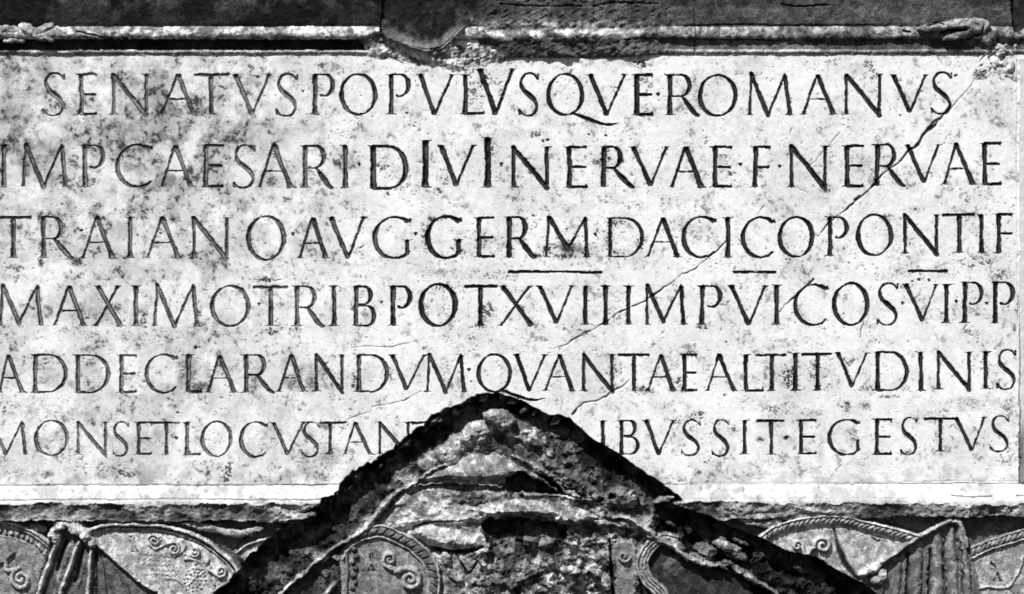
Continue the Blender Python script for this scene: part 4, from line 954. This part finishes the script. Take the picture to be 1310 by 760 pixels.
for q, w, hh, tn in [([(654, 583), (686, 596), (708, 612), (728, 630), (758, 641)], [3, 3.5, 3, 2], 12, .42), ([(660, 598), (690, 612), (712, 628)], 3, 8, .22), ([(663, 633), (700, 634), (750, 640)], [1.5, 2.5, 1.5], 9, .48), ([(700, 590), (724, 604), (752, 622), (776, 640)], [6, 8, 5], 9, .22)]:
    ridge(q, w, -12, hh, pl_, tn, tvar=1.3, warp=3)
# large hollow right of the middle
sl, mm = plate([(616, 670), (628, 664), (640, 667), (660, 661), (684, 664), (712, 666), (726, 680), (732, 704), (712, 726), (680, 744), (650, 760), (634, 736), (626, 706), (622, 686)], -22, None, 4, .15, rough=16, rs=ROCK2, tilt=(0, .42), warp=3)
T[sl][mm] *= (.4 + 1.2 * sstep(.40, .60, N_MID[sl][mm])) * (.45 + .75 * sstep(676, 716, GY[sl][mm] + 20 * (N_MID2[sl][mm] - .5)))  # shade under the hollow's upper edge painted in, fading downwards
for k in range(14):
    r = random.Random(2000 + k)
    x0 = 600 + r.random() * 180; y0 = 690 + r.random() * 80
    lump(x0, y0, 4 + r.random() * 10, 2.5 + r.random() * 5, -14 + r.random() * 14, pg, .10 + .28 * r.random(), (r.random() - .5) * 1.6, rough=7)
for k in range(8):
    r = random.Random(2100 + k)
    x0 = 560 + r.random() * 60; y0 = 704 + r.random() * 60
    lump(x0, y0, 5 + r.random() * 10, 3 + r.random() * 5, -12 + r.random() * 8, pg, .12 + .25 * r.random(), .8 + (r.random() - .5), rough=7)
groove([(580, 704), (592, 724), (600, 734), (612, 718)], [1, 2.5, 1.5], 8, tone=.04)
# whorl and strip
lump(798, 638, 20, 15, -4, pw, .30, .3, rough=12, base=-16)
for i in range(9):
    r = random.Random(2300 + i); a = i / 9 * 2 * math.pi + r.random() * .5
    ridge([(800 + 7 * math.cos(a), 637 + 5 * math.sin(a)), (800 + (12 + 7 * r.random()) * math.cos(a + .6), 637 + (9 + 5 * r.random()) * math.sin(a + .6))], [1, 2.6, 1], -9, 6, pw, .25 + .25 * r.random(), smooth=False, tvar=1.2, warp=3)
groove([(782, 636), (785, 637)], 4.5, 14, False, tone=.02)
plate([(783, 700), (790, 690), (812, 694), (814, 720), (810, 790), (786, 790), (788, 730)], -10, ps2, 3, .26, rough=3)
scroll(799, 712, 8, ps2, 1.1, .3, 1, None, 2, -8, 3, .26)
groove([(781, 690), (783, 720), (786, 762)], [2, 3.5, 3], 12, tone=.03)

# shield D
pD = part('shD', 'field'); pDr = part('shD', 'rope_rim'); pDs = part('shD', 'scroll'); pDb = part('shD', 'bead_chain')
arcD = [(432, 712), (440, 698), (460, 685), (485, 680), (510, 688), (532, 701), (549, 720), (555, 742), (552, 766), (548, 790)]
plate([(432, 714)] + arcD[1:] + [(436, 790)], -8, pD, 3, .25, dome=2, rough=2.5)
rope(arcD[2:], 6.5, -9, 10, pDr, .16, 9, -.5, 4.2, .04)
ridge(offset(arcD, 7.5), 1.5, -7, 5, pDr, .36, tvar=.8)
ridge(offset(arcD[2:], -7), 1.7, -8, 8, pDr, .38, tvar=.8)
for i in range(9):
    lump(452 + (i % 2) * 3 - i * .2, 704 + i * 8, 4.5, 4, 0, pDb, .14, i, rough=4, base=-9)
ridge([(442, 706), (444, 730), (440, 790)], 2.2, -8, 6, pDb, .2)
scroll(499, 716, 10.5, pDs, 1.35, 1.6, 1, [(533, 729), (522, 728), (510, 731)], 2.8, -6, 4.5, .34)
scroll(524, 742, 14, pDs, 1.7, -1.7, 1, [(506, 731), (514, 728)], 3.2, -6, 5, .36)
text_on([('O', 475, 712, 6), ('A', 475, 727, 7)], 'shD', 9, 2.0, .02)
# dark surface below the left raised edge
plate([(352, 764), (372, 748), (424, 712), (434, 720), (438, 790), (350, 790)], -12, p_bed, 3, .07, rough=5)
ridge([(428, 746), (414, 764)], [3, 3], -8, 9, p_bed, .45, tvar=.8)
lump(417, 733, 5, 6, -5, p_bed, .12)
# shield E
pE = part('shE', 'hollow'); pEr = [part('shE', 'ribbed_rim') for _ in range(4)]
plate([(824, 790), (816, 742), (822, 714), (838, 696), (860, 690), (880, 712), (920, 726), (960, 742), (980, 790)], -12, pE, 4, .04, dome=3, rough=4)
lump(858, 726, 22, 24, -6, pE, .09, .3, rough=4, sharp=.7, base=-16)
arcE = [(866, 692), (848, 688), (834, 696), (824, 710), (821, 726), (828, 744), (844, 760), (862, 790)]
for i in range(4):
    ridge(offset(arcE, 5 - 4.2 * i), 2.4, -9, 9, pEr[i], (.34, .4, .3, .26)[i], tvar=.9)
# raised edges
ridge([(338, 776), (357, 758), (390, 730), (422, 706), (444, 693), (464, 680), (476, 664), (490, 647), (502, 634), (520, 624), (548, 605), (572, 593)], [2.4, 1.8, 2.2, 2.6, 3.2, 4.2, 4.6, 4.0, 2.6, 2.0, 1.8], -8, 12, p_rl, .50, tvar=.95, warp=2.2)
ridge([(786, 661), (802, 664), (815, 670), (830, 680), (844, 690), (860, 698), (876, 709), (892, 716), (908, 722), (924, 721), (938, 723), (950, 731), (964, 741), (984, 754), (1010, 776)], [2, 3, 4, 5, 6, 5, 4.5, 4, 3, 2.5, 3, 4, 3, 3], -6, 13, p_rr, .42, tvar=.95, warp=2.5)
for k in range(16):
    r = random.Random(3000 + k)
    q = [(815, 670), (844, 688), (876, 707), (908, 720), (940, 724), (964, 741)]
    i = r.randrange(5); t = r.random()
    lump(lerp(q[i][0], q[i + 1][0], t) + r.random() * 10 - 5, lerp(q[i][1], q[i + 1][1], t) + r.random() * 8 - 4, 3 + r.random() * 6, 2 + r.random() * 3, 2 + r.random() * 5, p_rr, .2 + .3 * r.random(), .6, rough=5)
for k in range(9):      # rubble between the right raised edge and the cut
    r = random.Random(3100 + k)
    t = r.random()
    x0 = lerp(830, 1080, t); y0 = lerp(655, 745, t) + (r.random() - .3) * 26
    lump(x0, y0, 4 + r.random() * 9, 2.5 + r.random() * 4, -20 + r.random() * 10, p_bed, .04 + .10 * r.random() ** 2, .5, rough=8)
for (cx, cy, rx, ry, tp, tn, an) in [(903, 703, 16, 8, -4, .22, .2), (930, 699, 20, 6, -2, .32, .25), (946, 710, 12, 5, -5, .26, .5), (800, 672, 16, 5, -2, .3, .2), (770, 668, 14, 4, -4, .35, .1)]:
    lump(cx, cy, rx, ry, tp, p_bed, tn, an, rough=7)
# splintered stone where the ledge is broken right of the scar
for (cx, cy, rx, ry, tp, tn, an) in [(905, 646, 24, 6, 8, .34, .15), (930, 650, 22, 5, 9, .3, .05), (960, 652, 20, 4.5, 9, .25, 0), (885, 640, 14, 4, 8, .5, .2), (945, 660, 30, 3, 4, .5, .05), (970, 670, 24, 5, 2, .3, .15), (850, 640, 14, 4, 0, .4, -.2), (1000, 658, 24, 4, 9, .3, -.1)]:
    lump(cx, cy, rx, ry, tp, P_UNDER, tn, an, rough=8)

# ragged stone at the left end of the broken ledge
for k in range(18):
    r = random.Random(3300 + k)
    lump(330 + r.random() * 100, 645 + r.random() * 20, 6 + r.random() * 12, 2 + r.random() * 3, 6 + r.random() * 6, P_UNDER, .12 + .35 * r.random(), -.1, rough=6) if k % 2 else None

core_m = np.isin(LB, [pg, pl_, pt, pw, p_rl, p_rr, p_bed] + pk)
H[core_m] += ((ROCK2 - .5) * 2 + (N_MID2 - .5) * 6)[core_m]
T[core_m] *= (.50 + .85 * sstep(.40, .60, N_BIG * .4 + N_MID2 * .6))[core_m]
# fine grain everywhere on the rough parts
rough_m = (LB != P_FACE) & (LB != P_SLOPE) & (LB != P_LIP) & (LB != P_SIDE)
H[rough_m] += ((N_FINE - .5) * 1.5 + (N_SPECK - .5) * .9)[rough_m]
grain = sstep(.40, .62, N_SPECK * .5 + N_FINE * .5)
T[rough_m] *= (0.66 + 0.55 * grain)[rough_m]
T[rough_m] *= (.75 + .5 * WN)[rough_m]
T[~rough_m] *= (.96 + .08 * WN)[~rough_m]
pit = sstep(.62, .70, N_SPECK)
T[rough_m] *= (1 - .6 * pit)[rough_m]; H[rough_m] -= (pit * 1.2)[rough_m]

# ------------------------------------------------------------------ material
def stone(name, bump_s=1.0):
    m = bpy.data.materials.new(name); m.use_nodes = True
    n = m.node_tree; n.nodes.clear()
    o = n.nodes.new('ShaderNodeOutputMaterial'); b = n.nodes.new('ShaderNodeBsdfPrincipled')
    at = n.nodes.new('ShaderNodeAttribute'); at.attribute_name = 'tone'
    geo = n.nodes.new('ShaderNodeNewGeometry')
    n1 = n.nodes.new('ShaderNodeTexNoise'); n1.inputs['Scale'].default_value = 260; n1.inputs['Detail'].default_value = 4; n1.inputs['Roughness'].default_value = .7
    n2 = n.nodes.new('ShaderNodeTexNoise'); n2.inputs['Scale'].default_value = 55; n2.inputs['Detail'].default_value = 6; n2.inputs['Roughness'].default_value = .65
    n.links.new(geo.outputs['Position'], n1.inputs['Vector']); n.links.new(geo.outputs['Position'], n2.inputs['Vector'])
    mr = n.nodes.new('ShaderNodeMapRange'); mr.inputs[1].default_value = .3; mr.inputs[2].default_value = .7; mr.inputs[3].default_value = .80; mr.inputs[4].default_value = 1.16
    n.links.new(n1.outputs['Fac'], mr.inputs[0])
    mr2 = n.nodes.new('ShaderNodeMapRange'); mr2.inputs[1].default_value = .3; mr2.inputs[2].default_value = .7; mr2.inputs[3].default_value = .86; mr2.inputs[4].default_value = 1.1
    n.links.new(n2.outputs['Fac'], mr2.inputs[0])
    mu = n.nodes.new('ShaderNodeMath'); mu.operation = 'MULTIPLY'; n.links.new(at.outputs['Fac'], mu.inputs[0]); n.links.new(mr.outputs[0], mu.inputs[1])
    mu2 = n.nodes.new('ShaderNodeMath'); mu2.operation = 'MULTIPLY'; n.links.new(mu.outputs[0], mu2.inputs[0]); n.links.new(mr2.outputs[0], mu2.inputs[1])
    mu2.use_clamp = True
    n.links.new(mu2.outputs[0], b.inputs['Base Color'])
    b.inputs['Roughness'].default_value = .88
    b.inputs['Specular IOR Level'].default_value = .04
    bp = n.nodes.new('ShaderNodeBump'); bp.inputs['Strength'].default_value = .5; bp.inputs['Distance'].default_value = .0012 * bump_s
    n.links.new(n1.outputs['Fac'], bp.inputs['Height']); n.links.new(bp.outputs[0], b.inputs['Normal'])
    n.links.new(b.outputs[0], o.inputs[0])
    return m
M_MARBLE = stone('weathered_marble', 1.0)
M_ROUGH = stone('rough_stone', 2.5)

# ------------------------------------------------------------------ meshes
def world_xyz(x, yy, h):
    return (x - CX) * S, -h * S, (CZ - yy) * S + ZB
VX, VY, VZ = world_xyz(GX, GY, H)
V = np.stack([VX, VY, VZ], -1).reshape(-1, 3)
TF = np.clip(T, .006, .9).reshape(-1)
lab_v = np.where(LT > 0, LT, 0)
lab = LB[:-1, :-1].copy()
lt = np.maximum(np.maximum(lab_v[:-1, :-1], lab_v[1:, :-1]), np.maximum(lab_v[:-1, 1:], lab_v[1:, 1:]))
lab = np.where(lt > 0, lt, lab)
lab = lab.reshape(-1)
ii = (np.arange(NY - 1)[:, None] * NX + np.arange(NX - 1)[None, :]).reshape(-1)
quads = np.stack([ii, ii + NX, ii + NX + 1, ii + 1], -1)
order = np.argsort(lab, kind='stable')
sl_ = lab[order]
starts = np.searchsorted(sl_, np.arange(len(PARTS) + 1))
def grid_object(name, faces, loc, mat, parent=None):
    uniq, inv = np.unique(faces.reshape(-1), return_inverse=True)
    co = V[uniq] - np.array(loc)[None, :]
    me = bpy.data.meshes.new(name)
    nf = len(faces)
    me.vertices.add(len(uniq)); me.vertices.foreach_set('co', co.astype(np.float32).reshape(-1))
    me.loops.add(nf * 4); me.loops.foreach_set('vertex_index', inv.astype(np.int32).reshape(-1))
    me.polygons.add(nf); me.polygons.foreach_set('loop_start', np.arange(0, nf * 4, 4, dtype=np.int32))
    me.polygons.foreach_set('use_smooth', np.ones(nf, bool))
    a = me.attributes.new('tone', 'FLOAT', 'POINT'); a.data.foreach_set('value', TF[uniq].astype(np.float32))
    me.update(calc_edges=True)
    me.materials.append(mat)
    o = bpy.data.objects.new(name, me); C.objects.link(o)
    o.location = loc
    return o
roots = {}
for key, t in THINGS.items():
    if t['kind'] == 'structure': continue
    e = bpy.data.objects.new(t['name'], None); C.objects.link(e)
    e.location = world_xyz(t['base'][0], t['base'][1], 0)
    e.empty_display_size = .1
    e['label'] = t['label']; e['category'] = t['cat']
    if t['group']: e['group'] = t['group']
    roots[key] = e
for pid in range(1, len(PARTS)):
    key, name, label = PARTS[pid]
    idx = order[starts[pid]:starts[pid + 1]]
    if len(idx) == 0: continue
    fc = quads[idx]
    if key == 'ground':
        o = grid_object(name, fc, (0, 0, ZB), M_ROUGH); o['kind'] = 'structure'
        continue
    root = roots[key]
    if name in ('letter', 'interpunct', 'overbar'):
        c = V[fc.reshape(-1)].mean(0); loc = tuple(c)
    else: loc = tuple(root.location)
    o = grid_object(name, fc, loc, M_MARBLE if key in ('panel', 'side') or pid in (P_SLOPE, P_LIP) else M_ROUGH)
    o.parent = root
    o.location = Vector(loc) - root.location
    if label: o['label'] = label

# ------------------------------------------------------------------ solid masonry behind the carving
def box(name, x0, x1, y0, y1, z0, z1, mat):
    v = [(x, yy, z) for x in (x0, x1) for yy in (y0, y1) for z in (z0, z1)]
    f = [(0, 1, 3, 2), (4, 6, 7, 5), (0, 4, 5, 1), (2, 3, 7, 6), (0, 2, 6, 4), (1, 5, 7, 3)]
    me = bpy.data.meshes.new(name); me.from_pydata(v, [], f); me.update()
    a = me.attributes.new('tone', 'FLOAT', 'POINT'); a.data.foreach_set('value', np.full(8, .3, np.float32))
    me.materials.append(mat)
    o = bpy.data.objects.new(name, me); C.objects.link(o); return o
w = box('wall', -3.4, 3.4, .22, 1.6, ZB - 2.3, ZB + 2.3, M_ROUGH); w['kind'] = 'structure'
